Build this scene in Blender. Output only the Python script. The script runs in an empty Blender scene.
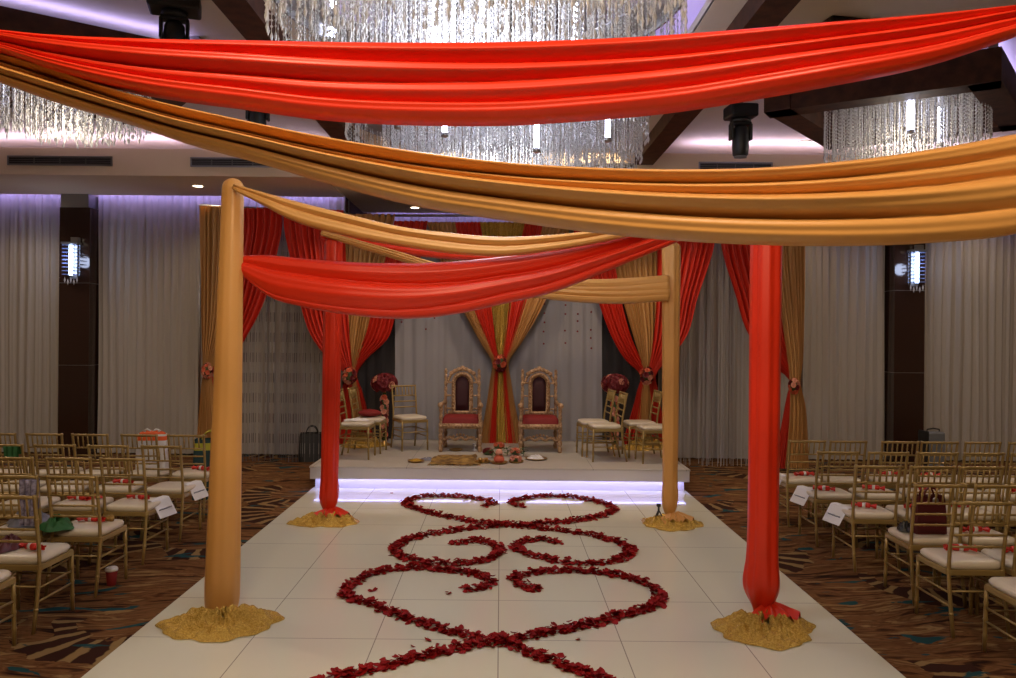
import bpy, math, random
import numpy as np
from mathutils import Vector, Matrix, Euler

random.seed(7)
rng = np.random.default_rng(7)
PI = math.pi
C = bpy.context.scene.collection

# ------------------------------------------------------------------ camera, world, exposure
F, VX, VY, CZ = 800.0, 501.0, 334.0, 2.08       # focal length in px, vanishing point, camera height
ROLL = 0.009                                    # the camera is tilted a little
cam = bpy.data.cameras.new('camera')
cam.sensor_width = 36.0
cam.lens = F / 1016 * 36
cam.shift_x = (508 - VX) / 1016
cam.shift_y = (VY - 339) / 1016
cam.clip_end = 100
camo = bpy.data.objects.new('camera', cam)
camo.location = (0, 0, CZ)
camo.rotation_euler = (PI / 2, -ROLL, 0)
C.objects.link(camo)
S = bpy.context.scene
S.camera = camo
w = bpy.data.worlds.new('world')
w.use_nodes = True
w.node_tree.nodes['Background'].inputs[0].default_value = (0.05, 0.04, 0.035, 1)
w.node_tree.nodes['Background'].inputs[1].default_value = 0.2
S.world = w
S.view_settings.view_transform = 'Standard'
S.view_settings.look = 'None'
S.view_settings.gamma = 1
S.view_settings.use_curve_mapping = False
S.view_settings.exposure = 0.0
try:
    S.cycles.use_denoising = True
    S.cycles.max_bounces = 7
    S.cycles.diffuse_bounces = 4
    S.cycles.glossy_bounces = 3
    S.cycles.transparent_max_bounces = 8
    S.cycles.sample_clamp_indirect = 4.0
    S.cycles.caustics_reflective = False
    S.cycles.caustics_refractive = False
except Exception:
    pass

WARM = (1.0, 0.76, 0.50)
COOL = (1.0, 0.94, 0.86)
VIO = (0.37, 0.33, 1.0)


def lamp_spot(loc, power, color=WARM, angle=150, target=None, radius=0.12, blend=0.6):
    l = bpy.data.lights.new('downlight_or_fill_lamp', 'SPOT')
    l.energy = power
    l.color = color
    l.spot_size = math.radians(angle)
    l.spot_blend = blend
    l.shadow_soft_size = radius
    o = bpy.data.objects.new('downlight_or_fill_lamp', l)
    o.location = loc
    if target is not None:
        o.rotation_euler = (Vector(target) - Vector(loc)).to_track_quat('-Z', 'Y').to_euler()
    C.objects.link(o)
    return o


def lamp_point(loc, power, color=COOL, radius=0.3):
    l = bpy.data.lights.new('chandelier_lamp', 'POINT')
    l.energy = power
    l.color = color
    l.shadow_soft_size = radius
    o = bpy.data.objects.new('chandelier_lamp', l)
    o.location = loc
    C.objects.link(o)
    return o


# unseen warm fill spots added high round the camera to light the swags
for x, y, z, p, t in ((-1.5, 0.4, 4.9, 490, (-0.6, 5.2, 0.6)), (1.6, 0.4, 4.9, 490, (0.8, 5.2, 0.6)), (0.0, -2.6, 4.9, 340, (0, 6, 2.0))):
    lamp_spot((x, y, z), p, WARM, 105, t, 0.45, 0.7)
for x, y, z, p in ((-4.4, 4.2, 4.92, 50), (4.4, 4.2, 4.92, 50), (-6.8, 9.6, 4.92, 150), (6.9, 9.6, 4.92, 150)):
    lamp_spot((x, y, z - 0.03), p)
# warm fill spots added over the stage, between the beams, to brighten the thrones
for x in (-1.2, 1.2):
    lamp_spot((x, 10.9, 5.12), 150, WARM, 120, (x * 0.8, 12.6, 1.2), 0.1)
# chandelier light
CH1 = (-0.17, 5.2)
CH2 = (-0.06, 8.6)
CHL = (-4.55, 8.2)
CHR = (4.47, 8.9)
lamp_point((CH1[0], CH1[1], 4.0), 90, (0.88, 0.92, 1.0), 0.5)
lamp_point((CH2[0], CH2[1], 3.95), 75, (0.88, 0.92, 1.0), 0.5)
lamp_point((CHL[0], CHL[1], 4.2), 34, (1, 0.86, 0.66), 0.3)
lamp_point((CHR[0], CHR[1], 4.2), 34, (1, 0.86, 0.66), 0.3)
# soffit downlights
SOFFIT = [(-4.70, 12.35, 4.33), (4.7, 12.6, 4.33), (-1.57, 14.4, 4.35), (1.6, 14.4, 4.35), (-7.9, 12.3, 4.33), (7.9, 12.6, 4.33)]
for x, y, z in SOFFIT:
    lamp_spot((x, y, z - 0.03), 34, WARM, 140)


# ------------------------------------------------------------------ helpers
def P(px, py, D):
    """the point at depth D that the photo shows at a pixel"""
    dx, dy = px - VX, py - VY
    return Vector(((dx + ROLL * dy) * D / F, D, CZ - (dy - ROLL * dx) * D / F))


def on(px, py, z):
    """the point at height z that the photo shows at a pixel"""
    dx, dy = px - VX, py - VY
    D = F * (CZ - z) / (dy - ROLL * dx)
    return Vector(((dx + ROLL * dy) * D / F, D, z))


class MB:
    def __init__(s):
        s.v = []
        s.f = []

    def add(s, vs, fs):
        b = len(s.v)
        s.v += [tuple(v) for v in vs]
        s.f += [tuple(i + b for i in f) for f in fs]
        return s

    def box(s, c, d, M=None):
        x, y, z = d[0] / 2, d[1] / 2, d[2] / 2
        vs = [Vector((sx * x, sy * y, sz * z)) for sx in (-1, 1) for sy in (-1, 1) for sz in (-1, 1)]
        if M is not None:
            vs = [M @ v for v in vs]
        vs = [v + Vector(c) for v in vs]
        return s.add(vs, [(0, 1, 3, 2), (4, 6, 7, 5), (0, 4, 5, 1), (2, 3, 7, 6), (0, 2, 6, 4), (1, 5, 7, 3)])

    def beam(s, a, b, w_, z0, z1):
        """a horizontal bar between two plan points"""
        a = Vector((a[0], a[1], 0)); b = Vector((b[0], b[1], 0))
        d = (b - a).normalized(); n = Vector((-d.y, d.x, 0)) * w_ / 2
        vs = []
        for p in (a, b):
            for q in (-1, 1):
                for z in (z0, z1):
                    vs.append(p + n * q + Vector((0, 0, z)))
        return s.add(vs, [(0, 1, 3, 2), (4, 6, 7, 5), (0, 4, 5, 1), (2, 3, 7, 6), (0, 2, 6, 4), (1, 5, 7, 3)])

    def tube(s, pts, r, n=8, cap=True):
        pts = [Vector(p) for p in pts]
        rs = r if isinstance(r, (list, tuple)) else [r] * len(pts)
        rings = []
        up = None
        for i, p in enumerate(pts):
            t = (pts[min(i + 1, len(pts) - 1)] - pts[max(i - 1, 0)]).normalized()
            if up is None:
                up = t.orthogonal().normalized()
            up = (up - t * up.dot(t))
            up = up.normalized() if up.length > 1e-6 else t.orthogonal().normalized()
            sd = t.cross(up)
            rings.append([p + (up * math.cos(2 * PI * k / n) + sd * math.sin(2 * PI * k / n)) * rs[i] for k in range(n)])
        vs = [v for rg in rings for v in rg]
        fs = []
        for i in range(len(pts) - 1):
            for k in range(n):
                a = i * n + k; b = i * n + (k + 1) % n
                fs.append((a, b, b + n, a + n))
        if cap:
            fs.append(tuple(range(n - 1, -1, -1)))
            fs.append(tuple(range((len(pts) - 1) * n, len(pts) * n)))
        return s.add(vs, fs)

    def lathe(s, prof, c=(0, 0, 0), n=16, M=None, caps=True):
        """prof: (radius, z) from bottom to top"""
        vs = []
        for r, z in prof:
            for k in range(n):
                v = Vector((r * math.cos(2 * PI * k / n), r * math.sin(2 * PI * k / n), z))
                vs.append((M @ v if M is not None else v) + Vector(c))
        fs = []
        for i in range(len(prof) - 1):
            for k in range(n):
                a = i * n + k; b = i * n + (k + 1) % n
                fs.append((a, b, b + n, a + n))
        if caps:
            fs.append(tuple(range(n - 1, -1, -1)))
            fs.append(tuple(range((len(prof) - 1) * n, len(prof) * n)))
        return s.add(vs, fs)

    def grid(s, fn, nu, nv, close_u=False, close_v=False):
        vs = [fn(i / (nu if close_u else nu - 1), j / (nv if close_v else nv - 1)) for i in range(nu) for j in range(nv)]
        fs = []
        for i in range(nu if close_u else nu - 1):
            for j in range(nv if close_v else nv - 1):
                a = i * nv + j; b = ((i + 1) % nu) * nv + j
                c = ((i + 1) % nu) * nv + (j + 1) % nv; d = i * nv + (j + 1) % nv
                fs.append((a, b, c, d))
        return s.add(vs, fs)

    def ball(s, c, r, n=8, sq=(1, 1, 1)):
        prof = [(max(1e-4, math.sin(PI * k / n)), -math.cos(PI * k / n)) for k in range(n + 1)]
        M = Matrix.Diagonal((r * sq[0], r * sq[1], r * sq[2]))
        return s.lathe(prof, c, max(6, n + 2), M)

    def octa(s, c, r, h):
        x, y, z = c
        return s.add([(x + r, y, z), (x, y + r, z), (x - r, y, z), (x, y - r, z), (x, y, z + h), (x, y, z - h)],
                     [(0, 1, 4), (1, 2, 4), (2, 3, 4), (3, 0, 4), (1, 0, 5), (2, 1, 5), (3, 2, 5), (0, 3, 5)])

    def mesh(s, name, m, smooth=True):
        me = bpy.data.meshes.new(name)
        me.from_pydata(s.v, [], s.f)
        me.validate()
        if smooth:
            me.polygons.foreach_set('use_smooth', [True] * len(me.polygons))
        for mm in (m if isinstance(m, list) else [m]):
            me.materials.append(mm)
        me.update()
        return me

    def build(s, name, m, parent=None, smooth=True, loc=None, rot=None):
        return put(s.mesh(name, m, smooth), name, parent, loc, rot)


def put(me, name, parent=None, loc=None, rot=None):
    o = bpy.data.objects.new(name, me)
    C.objects.link(o)
    if parent is not None:
        o.parent = parent
    if loc is not None:
        o.location = loc
    if rot is not None:
        o.rotation_euler = rot
    return o


def bevel(o, wdt=0.01, seg=2):
    b = o.modifiers.new('bevel', 'BEVEL')
    b.width = wdt
    b.segments = seg
    b.limit_method = 'ANGLE'
    return o


def tag(o, label, cat, group=None, kind=None):
    o['label'] = label
    o['category'] = cat
    if group:
        o['group'] = group
    if kind:
        o['kind'] = kind
    return o


def thing(name, label, cat, loc=(0, 0, 0), rz=0.0, group=None):
    o = bpy.data.objects.new(name, None)
    C.objects.link(o)
    o.empty_display_size = 0.1
    o.location = loc
    o.rotation_euler = (0, 0, rz)
    return tag(o, label, cat, group)


def struct(o):
    o['kind'] = 'structure'
    return o


def dup(root, loc, rz=0.0, label=None, group=None):
    r = root.copy()
    C.objects.link(r)
    r.location = loc
    r.rotation_euler = (0, 0, rz)
    if label:
        r['label'] = label
    if group:
        r['group'] = group
    for ch in list(root.children):
        c = ch.copy()
        C.objects.link(c)
        c.parent = r
        for g in ch.children:
            d = g.copy()
            C.objects.link(d)
            d.parent = c
    return r


# ------------------------------------------------------------------ materials
def mat(name, col, rough=0.5, metal=0.0, spec=0.5, emit=None, estr=0.0, sheen=0.0, bump=None, vary=None, coat=0.0, trans=0.0):
    m = bpy.data.materials.new(name)
    m.use_nodes = True
    nt = m.node_tree
    b = nt.nodes['Principled BSDF']
    b.inputs['Base Color'].default_value = (*col, 1)
    b.inputs['Roughness'].default_value = rough
    b.inputs['Metallic'].default_value = metal
    b.inputs['Specular IOR Level'].default_value = spec
    b.inputs['Coat Weight'].default_value = coat
    b.inputs['Transmission Weight'].default_value = trans
    if sheen:
        b.inputs['Sheen Weight'].default_value = sheen
        b.inputs['Sheen Tint'].default_value = (*col, 1)
    if emit:
        b.inputs['Emission Color'].default_value = (*emit, 1)
        b.inputs['Emission Strength'].default_value = estr
    if vary or bump:
        tc = nt.nodes.new('ShaderNodeTexCoord')
    if vary:                                            # (scale, second colour)
        n = nt.nodes.new('ShaderNodeTexNoise')
        n.inputs['Scale'].default_value = vary[0]
        n.inputs['Detail'].default_value = 4
        r = nt.nodes.new('ShaderNodeValToRGB')
        r.color_ramp.elements[0].position = 0.35
        r.color_ramp.elements[0].color = (*col, 1)
        r.color_ramp.elements[1].position = 0.65
        r.color_ramp.elements[1].color = (*vary[1], 1)
        nt.links.new(tc.outputs['Object'], n.inputs['Vector'])
        nt.links.new(n.outputs['Fac'], r.inputs['Fac'])
        nt.links.new(r.outputs['Color'], b.inputs['Base Color'])
    if bump:                                            # (scale, strength)
        n2 = nt.nodes.new('ShaderNodeTexNoise')
        n2.inputs['Scale'].default_value = bump[0]
        n2.inputs['Detail'].default_value = 3
        bp = nt.nodes.new('ShaderNodeBump')
        bp.inputs['Strength'].default_value = bump[1]
        bp.inputs['Distance'].default_value = 0.02
        nt.links.new(tc.outputs['Object'], n2.inputs['Vector'])
        nt.links.new(n2.outputs['Fac'], bp.inputs['Height'])
        nt.links.new(bp.outputs['Normal'], b.inputs['Normal'])
    return m


M = {}
M['red'] = mat('red satin', (0.66, 0.030, 0.008), 0.36, spec=0.4, sheen=0.15)
M['gold'] = mat('gold satin', (0.60, 0.30, 0.085), 0.36, spec=0.4, sheen=0.15)
M['red_drape'] = mat('red drape cloth', (0.60, 0.024, 0.007), 0.55, sheen=0.1)
M['gold_drape'] = mat('gold drape cloth', (0.52, 0.27, 0.085), 0.5, sheen=0.1)
M['sequin'] = mat('gold sequin cloth', (0.95, 0.64, 0.15), 0.27, metal=0.6, bump=(120, 1.0), vary=(90, (0.60, 0.36, 0.05)))
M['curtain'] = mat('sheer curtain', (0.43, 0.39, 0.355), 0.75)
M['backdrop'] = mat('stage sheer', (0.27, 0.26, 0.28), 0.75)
M['paint'] = mat('wall paint', (0.42, 0.35, 0.29), 0.7)
M['ceil'] = mat('ceiling paint', (0.70, 0.63, 0.55), 0.8)
M['soffit'] = mat('soffit paint', (0.84, 0.66, 0.47), 0.75)
M['darkwood'] = mat('dark wood', (0.085, 0.032, 0.016), 0.62, spec=0.25, vary=(9, (0.045, 0.016, 0.009)))
M['pillar'] = mat('polished pillar panel', (0.035, 0.016, 0.010), 0.12, spec=0.6)
M['black'] = mat('black plastic', (0.012, 0.012, 0.013), 0.45)
M['metal'] = mat('brushed metal', (0.35, 0.34, 0.33), 0.35, metal=0.9)
M['vent'] = mat('vent grey', (0.16, 0.15, 0.14), 0.5, metal=0.3)
M['chair'] = mat('chair gold lacquer', (0.35, 0.24, 0.085), 0.34, metal=0.35)
M['cushion'] = mat('ivory vinyl', (0.66, 0.58, 0.46), 0.3, spec=0.5)
M['white'] = mat('white laminate', (0.62, 0.58, 0.54), 0.4)
M['paper'] = mat('paper', (0.75, 0.73, 0.74), 0.7)
M['ink'] = mat('grey ink', (0.25, 0.25, 0.30), 0.7)
M['crystal'] = mat('crystal', (0.66, 0.65, 0.66), 0.15, metal=0.0, spec=0.9)
M['tube'] = mat('lamp tube', (0.9, 0.9, 1.0), 0.4, emit=(0.72, 0.76, 1.0), estr=14)
M['sconce'] = mat('sconce tube', (0.9, 0.9, 1.0), 0.4, emit=(0.55, 0.68, 1.0), estr=8)
M['fin'] = mat('sconce glass fin', (0.22, 0.28, 0.5), 0.1, spec=0.9, trans=0.3)
M['led'] = mat('violet led strip', (0.8, 0.8, 1.0), 0.5, emit=VIO, estr=15)
M['ledcove'] = mat('cove led strip', (0.8, 0.8, 1.0), 0.5, emit=(0.70, 0.62, 1.0), estr=15)
M['ledcoffer'] = mat('coffer led strip', (0.8, 0.8, 1.0), 0.5, emit=(0.50, 0.44, 1.0), estr=9)
M['ledstage'] = mat('stage led strip', (0.8, 0.8, 1.0), 0.5, emit=(0.40, 0.40, 1.0), estr=15)
M['down'] = mat('downlight lens', (1, 1, 1), 0.4, emit=(1.0, 0.80, 0.55), estr=12)
M['petal'] = mat('rose petal', (0.20, 0.003, 0.004), 0.65, spec=0.2, vary=(14, (0.34, 0.006, 0.006)))
M['rose'] = mat('dark red rose', (0.16, 0.006, 0.012), 0.6)
M['peach'] = mat('peach rose', (0.70, 0.30, 0.20), 0.6)
M['coral'] = mat('coral rose', (0.66, 0.13, 0.06), 0.6)
M['leaf'] = mat('leaf green', (0.06, 0.10, 0.03), 0.6)
M['throne'] = mat('carved gilt wood', (0.58, 0.37, 0.21), 0.4, metal=0.25, bump=(60, 0.6), vary=(35, (0.30, 0.17, 0.09)))
M['velvet'] = mat('red velvet', (0.20, 0.008, 0.008), 0.75, sheen=0.4)
M['velvet_dark'] = mat('dark velvet', (0.035, 0.004, 0.008), 0.7, sheen=0.2)
M['brass'] = mat('brass', (0.50, 0.30, 0.10), 0.3, metal=0.8)
M['fur'] = mat('brown gold mat', (0.11, 0.05, 0.015), 0.8, vary=(9, (0.42, 0.25, 0.06)), bump=(60, 1.0))
M['favor'] = mat('red foil', (0.62, 0.03, 0.02), 0.4)
M['orange'] = mat('orange paper', (0.80, 0.12, 0.02), 0.6)
M['burgundy'] = mat('burgundy leather', (0.085, 0.008, 0.010), 0.5)
M['green'] = mat('green shawl', (0.02, 0.11, 0.03), 0.7)
M['lav'] = mat('lavender print', (0.30, 0.27, 0.36), 0.75, vary=(35, (0.09, 0.07, 0.12)))
M['greycloth'] = mat('grey cloth', (0.20, 0.20, 0.25), 0.8)
M['yellow'] = mat('lime yellow trim', (0.45, 0.42, 0.03), 0.6)
M['teal'] = mat('dark teal nylon', (0.01, 0.045, 0.05), 0.6)
M['case'] = mat('grey case shell', (0.17, 0.18, 0.20), 0.4)
M['alcove_shade'] = mat('alcove shade', (0.03, 0.025, 0.026), 0.85)  # near-black colour that puts the alcove's shade into two added sheets
M['string'] = mat('white yarn', (0.42, 0.39, 0.38), 0.8)


def carpet_mat():
    """brown carpet: streaks that follow a slow flow, fans of radiating bars, teal patches"""
    m = bpy.data.materials.new('patterned carpet')
    m.use_nodes = True
    nt = m.node_tree
    b = nt.nodes['Principled BSDF']
    b.inputs['Roughness'].default_value = 0.95
    b.inputs['Specular IOR Level'].default_value = 0.1
    L = nt.links.new
    N = nt.nodes.new

    def math_(op, a, c=None):
        n = N('ShaderNodeMath'); n.operation = op
        for k, v in ((0, a), (1, c)):
            if v is None:
                continue
            if isinstance(v, (int, float)):
                n.inputs[k].default_value = v
            else:
                L(v, n.inputs[k])
        return n.outputs[0]

    def noise(vec, scale, detail=3, dist=0.0):
        n = N('ShaderNodeTexNoise')
        n.inputs['Scale'].default_value = scale
        n.inputs['Detail'].default_value = detail
        n.inputs['Distortion'].default_value = dist
        L(vec, n.inputs['Vector'])
        return n

    def ramp(fac, stops):
        r = N('ShaderNodeValToRGB')
        e = r.color_ramp.elements
        e[0].position, e[0].color = stops[0][0], (*stops[0][1], 1)
        e[1].position, e[1].color = stops[-1][0], (*stops[-1][1], 1)
        for p, c in stops[1:-1]:
            e.new(p).color = (*c, 1)
        L(fac, r.inputs['Fac'])
        return r.outputs['Color']

    def mix(fac, a, c, kind='MIX'):
        n = N('ShaderNodeMixRGB'); n.blend_type = kind
        for k, v in ((0, fac), (1, a), (2, c)):
            if isinstance(v, (int, float)):
                n.inputs[k].default_value = v
            elif isinstance(v, tuple):
                n.inputs[k].default_value = (*v, 1)
            else:
                L(v, n.inputs[k])
        return n.outputs[0]
    tc = N('ShaderNodeTexCoord').outputs['Object']
    flow = noise(tc, 0.5, 2)
    bent = mix(2.2, tc, flow.outputs['Color'], 'ADD')
    mp = N('ShaderNodeMapping'); mp.inputs['Scale'].default_value = (1.5, 7.5, 1); mp.inputs['Rotation'].default_value = (0, 0, 0.35)
    L(bent, mp.inputs['Vector'])
    streak = noise(mp.outputs['Vector'], 1.6, 5, 0.8)
    base = ramp(streak.outputs['Fac'], ((0.33, (0.020, 0.008, 0.005)), (0.41, (0.085, 0.032, 0.012)), (0.48, (0.19, 0.088, 0.032)), (0.56, (0.11, 0.044, 0.016)), (0.63, (0.29, 0.175, 0.070)), (0.72, (0.17, 0.09, 0.034))))
    vo = N('ShaderNodeTexVoronoi'); vo.inputs['Scale'].default_value = 0.62; vo.voronoi_dimensions = '2D'
    L(tc, vo.inputs['Vector'])
    df = N('ShaderNodeVectorMath'); df.operation = 'SUBTRACT'
    L(tc, df.inputs[0]); L(vo.outputs['Position'], df.inputs[1])
    sp = N('ShaderNodeSeparateXYZ'); L(df.outputs[0], sp.inputs[0])
    ang = math_('ARCTAN2', sp.outputs['X'], sp.outputs['Y'])
    wob = noise(tc, 5.0, 3)
    ray = math_('SINE', math_('ADD', math_('MULTIPLY', ang, 19.0), math_('MULTIPLY', wob.outputs['Fac'], 4.0)))
    fan = ramp(ray, ((0.30, (0.038, 0.013, 0.008)), (0.6, (0.26, 0.165, 0.068))))
    ln = N('ShaderNodeVectorMath'); ln.operation = 'LENGTH'; L(df.outputs[0], ln.inputs[0])
    rr = math_('ADD', ln.outputs['Value'], math_('MULTIPLY', wob.outputs['Fac'], 0.3))
    band = math_('MULTIPLY', math_('GREATER_THAN', rr, 0.52), math_('LESS_THAN', rr, 0.92))
    half = math_('GREATER_THAN', math_('SINE', math_('ADD', math_('MULTIPLY', ang, 1.0), math_('MULTIPLY', flow.outputs['Fac'], 9.0))), -0.1)
    col = mix(math_('MULTIPLY', band, half), base, fan)
    mp2 = N('ShaderNodeMapping'); mp2.inputs['Scale'].default_value = (1.4, 3.4, 1)
    L(bent, mp2.inputs['Vector'])
    teal = noise(mp2.outputs['Vector'], 1.5, 4, 0.5)
    tm = ramp(teal.outputs['Fac'], ((0.625, (0, 0, 0)), (0.64, (1, 1, 1))))
    col = mix(tm, col, (0.016, 0.060, 0.066))
    L(col, b.inputs['Base Color'])
    return m


def tile_mat(name, col, line, pitch, oy, rough, py_=None):
    m = bpy.data.materials.new(name)
    m.use_nodes = True
    nt = m.node_tree
    b = nt.nodes['Principled BSDF']
    b.inputs['Roughness'].default_value = rough
    b.inputs['Specular IOR Level'].default_value = 0.5
    L = nt.links.new
    tc = nt.nodes.new('ShaderNodeTexCoord')
    sp = nt.nodes.new('ShaderNodeSeparateXYZ')
    L(tc.outputs['Object'], sp.inputs[0])
    masks = []
    for ax, off in (('X', 0.0), ('Y', oy)):
        pitch = pitch if ax == 'X' or py_ is None else py_
        a = nt.nodes.new('ShaderNodeMath'); a.operation = 'ADD'; a.inputs[1].default_value = -off + pitch * 40.5
        L(sp.outputs[ax], a.inputs[0])
        md = nt.nodes.new('ShaderNodeMath'); md.operation = 'MODULO'; md.inputs[1].default_value = pitch
        L(a.outputs[0], md.inputs[0])
        s_ = nt.nodes.new('ShaderNodeMath'); s_.operation = 'SUBTRACT'; s_.inputs[1].default_value = pitch / 2
        L(md.outputs[0], s_.inputs[0])
        ab = nt.nodes.new('ShaderNodeMath'); ab.operation = 'ABSOLUTE'
        L(s_.outputs[0], ab.inputs[0])
        lt = nt.nodes.new('ShaderNodeMath'); lt.operation = 'LESS_THAN'; lt.inputs[1].default_value = 0.0035
        L(ab.outputs[0], lt.inputs[0])
        masks.append(lt)
    mxm = nt.nodes.new('ShaderNodeMath'); mxm.operation = 'MAXIMUM'
    L(masks[0].outputs[0], mxm.inputs[0]); L(masks[1].outputs[0], mxm.inputs[1])
    mx = nt.nodes.new('ShaderNodeMixRGB')
    mx.inputs[1].default_value = (*col, 1)
    mx.inputs[2].default_value = (*line, 1)
    L(mxm.outputs[0], mx.inputs[0])
    L(mx.outputs[0], b.inputs['Base Color'])
    n = nt.nodes.new('ShaderNodeTexNoise'); n.inputs['Scale'].default_value = 1.5
    L(tc.outputs['Object'], n.inputs['Vector'])
    mr = nt.nodes.new('ShaderNodeMapRange')
    mr.inputs[3].default_value = rough * 0.8; mr.inputs[4].default_value = rough * 1.25
    L(n.outputs['Fac'], mr.inputs[0]); L(mr.outputs[0], b.inputs['Roughness'])
    return m


def band_string_mat():
    """yarn with darker bands woven at regular heights"""
    m = mat('banded yarn', (0.4, 0.37, 0.36), 0.8)
    nt = m.node_tree
    b = nt.nodes['Principled BSDF']
    L = nt.links.new
    tc = nt.nodes.new('ShaderNodeTexCoord')
    sp = nt.nodes.new('ShaderNodeSeparateXYZ')
    L(tc.outputs['Object'], sp.inputs[0])
    md = nt.nodes.new('ShaderNodeMath'); md.operation = 'MODULO'; md.inputs[1].default_value = 0.32
    L(sp.outputs['Z'], md.inputs[0])
    lt = nt.nodes.new('ShaderNodeMath'); lt.operation = 'LESS_THAN'; lt.inputs[1].default_value = 0.15
    L(md.outputs[0], lt.inputs[0])
    mx = nt.nodes.new('ShaderNodeMixRGB')
    mx.inputs[1].default_value = (0.34, 0.31, 0.30, 1)
    mx.inputs[2].default_value = (0.13, 0.11, 0.105, 1)
    L(lt.outputs[0], mx.inputs[0])
    L(mx.outputs[0], b.inputs['Base Color'])
    return m


M['carpet'] = carpet_mat()
M['dance'] = tile_mat('white floor panels', (0.73, 0.71, 0.565), (0.33, 0.30, 0.25), 0.825, 6.18, 0.085, 0.80)
M['stage_top'] = tile_mat('stage deck', (0.50, 0.46, 0.41), (0.22, 0.2, 0.18), 1.22, 11.87, 0.38)
M['banded'] = band_string_mat()

# ------------------------------------------------------------------ the room
XW = 10.5
YB = -6.0
YF = 13.62
struct(MB().box((0, 4.8, -0.05), (2 * XW + 0.4, 22, 0.1)).build('floor', M['carpet'], smooth=False))
struct(MB().box((-XW - 0.05, 4.8, 2.7), (0.1, 22, 5.6)).build('wall_left', M['paint'], smooth=False))
struct(MB().box((XW + 0.05, 4.8, 2.7), (0.1, 22, 5.6)).build('wall_right', M['paint'], smooth=False))
struct(MB().box((0, YB - 0.05, 2.7), (2 * XW + 0.2, 0.1, 5.6)).build('wall_back', M['paint'], smooth=False))
AX = 2.62
wf = MB()
wf.box((-(XW + AX) / 2, YF + 0.05, 2.7), (XW - AX, 0.1, 5.6))
wf.box(((XW + AX) / 2, YF + 0.05, 2.7), (XW - AX, 0.1, 5.6))
wf.box((0, 15.55, 2.7), (2 * AX + 0.2, 0.1, 5.6))
struct(wf.build('wall_front', M['paint'], smooth=False))
ws = MB()
ws.box((-AX - 0.05, 14.55, 2.7), (0.1, 1.9, 5.6))
ws.box((AX + 0.05, 14.55, 2.7), (0.1, 1.9, 5.6))
struct(ws.build('wall_alcove', M['darkwood'], smooth=False))
bb = MB()
bb.box((-(XW + AX) / 2, YF - 0.012, 0.08), (XW - AX, 0.024, 0.16))
bb.box(((XW + AX) / 2, YF - 0.012, 0.08), (XW - AX, 0.024, 0.16))
struct(bb.build('baseboard_front', M['darkwood'], smooth=False))
struct(MB().box((0, 4.8, 5.25), (2 * XW + 0.4, 22, 0.1)).build('ceiling', M['ceil'], smooth=False))
# lower side ceilings left and right of the two long beams
BX = 2.05
sc = MB()
for sg in (-1, 1):
    sc.box((sg * (XW + BX) / 2, 3.3, 5.075), (XW - BX, 18.6, 0.25))
struct(sc.build('ceiling_side', M['ceil'], smooth=False))
for sg in (-1, 1):
    o = MB().box((sg * BX, 2.9, 4.86), (0.26, 17.6, 0.62)).build('ceiling_beam', M['darkwood'], smooth=False)
    struct(o)
# soffit along the curtain wall (lip nearer on the left than on the right)
so = MB()
so.box((-(XW + AX) / 2, (11.6 + 13.3) / 2, 4.52), (XW - AX, 1.7, 0.38))
so.box(((XW + AX) / 2, (11.6 + 13.3) / 2, 4.52), (XW - AX, 1.7, 0.38))
so.box((0, (11.6 + 15.1) / 2, 4.53), (2 * AX, 3.5, 0.36))
struct(so.build('ceiling_soffit', M['soffit'], smooth=False))
so = MB()
so.box((0, 13.45, 4.93), (2 * XW, 0.3, 0.55))
struct(so.build('trim_1', M['soffit'], smooth=False))
lg = MB()
for sg in (-1, 1):
    lg.box((sg * (BX - 0.26), 2.9, 4.74), (0.26, 17.4, 0.03))
    lg.box((sg * (BX - 0.38), 2.9, 4.78), (0.02, 17.4, 0.10))
struct(lg.build('trim_2', M['ceil'], smooth=False))


def led(a, b, size, label, m=M['led']):
    a = Vector(a); b = Vector(b)
    o = MB().box((a + b) / 2, (abs(b.x - a.x) or size[0], abs(b.y - a.y) or size[1], size[2])).build('led_strip', m, smooth=False)
    return tag(o, label, 'light strip', 'violet led strips')


# LED strips in the curtain slots and on the cove ledges
led((-XW + 0.1, 13.32, 4.42), (-AX - 0.1, 13.32, 4.42), (0, 0.02, 0.04), 'violet led strip hidden above the left grey curtains')
led((AX + 0.1, 13.32, 4.42), (XW - 0.1, 13.32, 4.42), (0, 0.02, 0.04), 'violet led strip hidden above the right grey curtains')
led((-AX + 0.1, 15.12, 4.52), (AX - 0.1, 15.12, 4.52), (0, 0.02, 0.04), 'violet led strip over the curtain of the stage alcove')
led((-XW + 0.1, 11.85, 4.735), (-AX - 0.1, 11.85, 4.735), (0, 0.06, 0.03), 'violet led strip on the cove ledge over the left chairs', M['ledcove'])
led((AX + 0.1, 11.85, 4.735), (XW - 0.1, 11.85, 4.735), (0, 0.06, 0.03), 'violet led strip on the cove ledge over the right chairs', M['ledcove'])
for sg, nm in ((-1, 'left'), (1, 'right')):
    led((sg * (BX - 0.26), 1.0, 4.775), (sg * (BX - 0.26), 11.2, 4.775), (0.05, 0, 0.03), 'violet led strip along the inner side of the %s dark beam' % nm)

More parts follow.
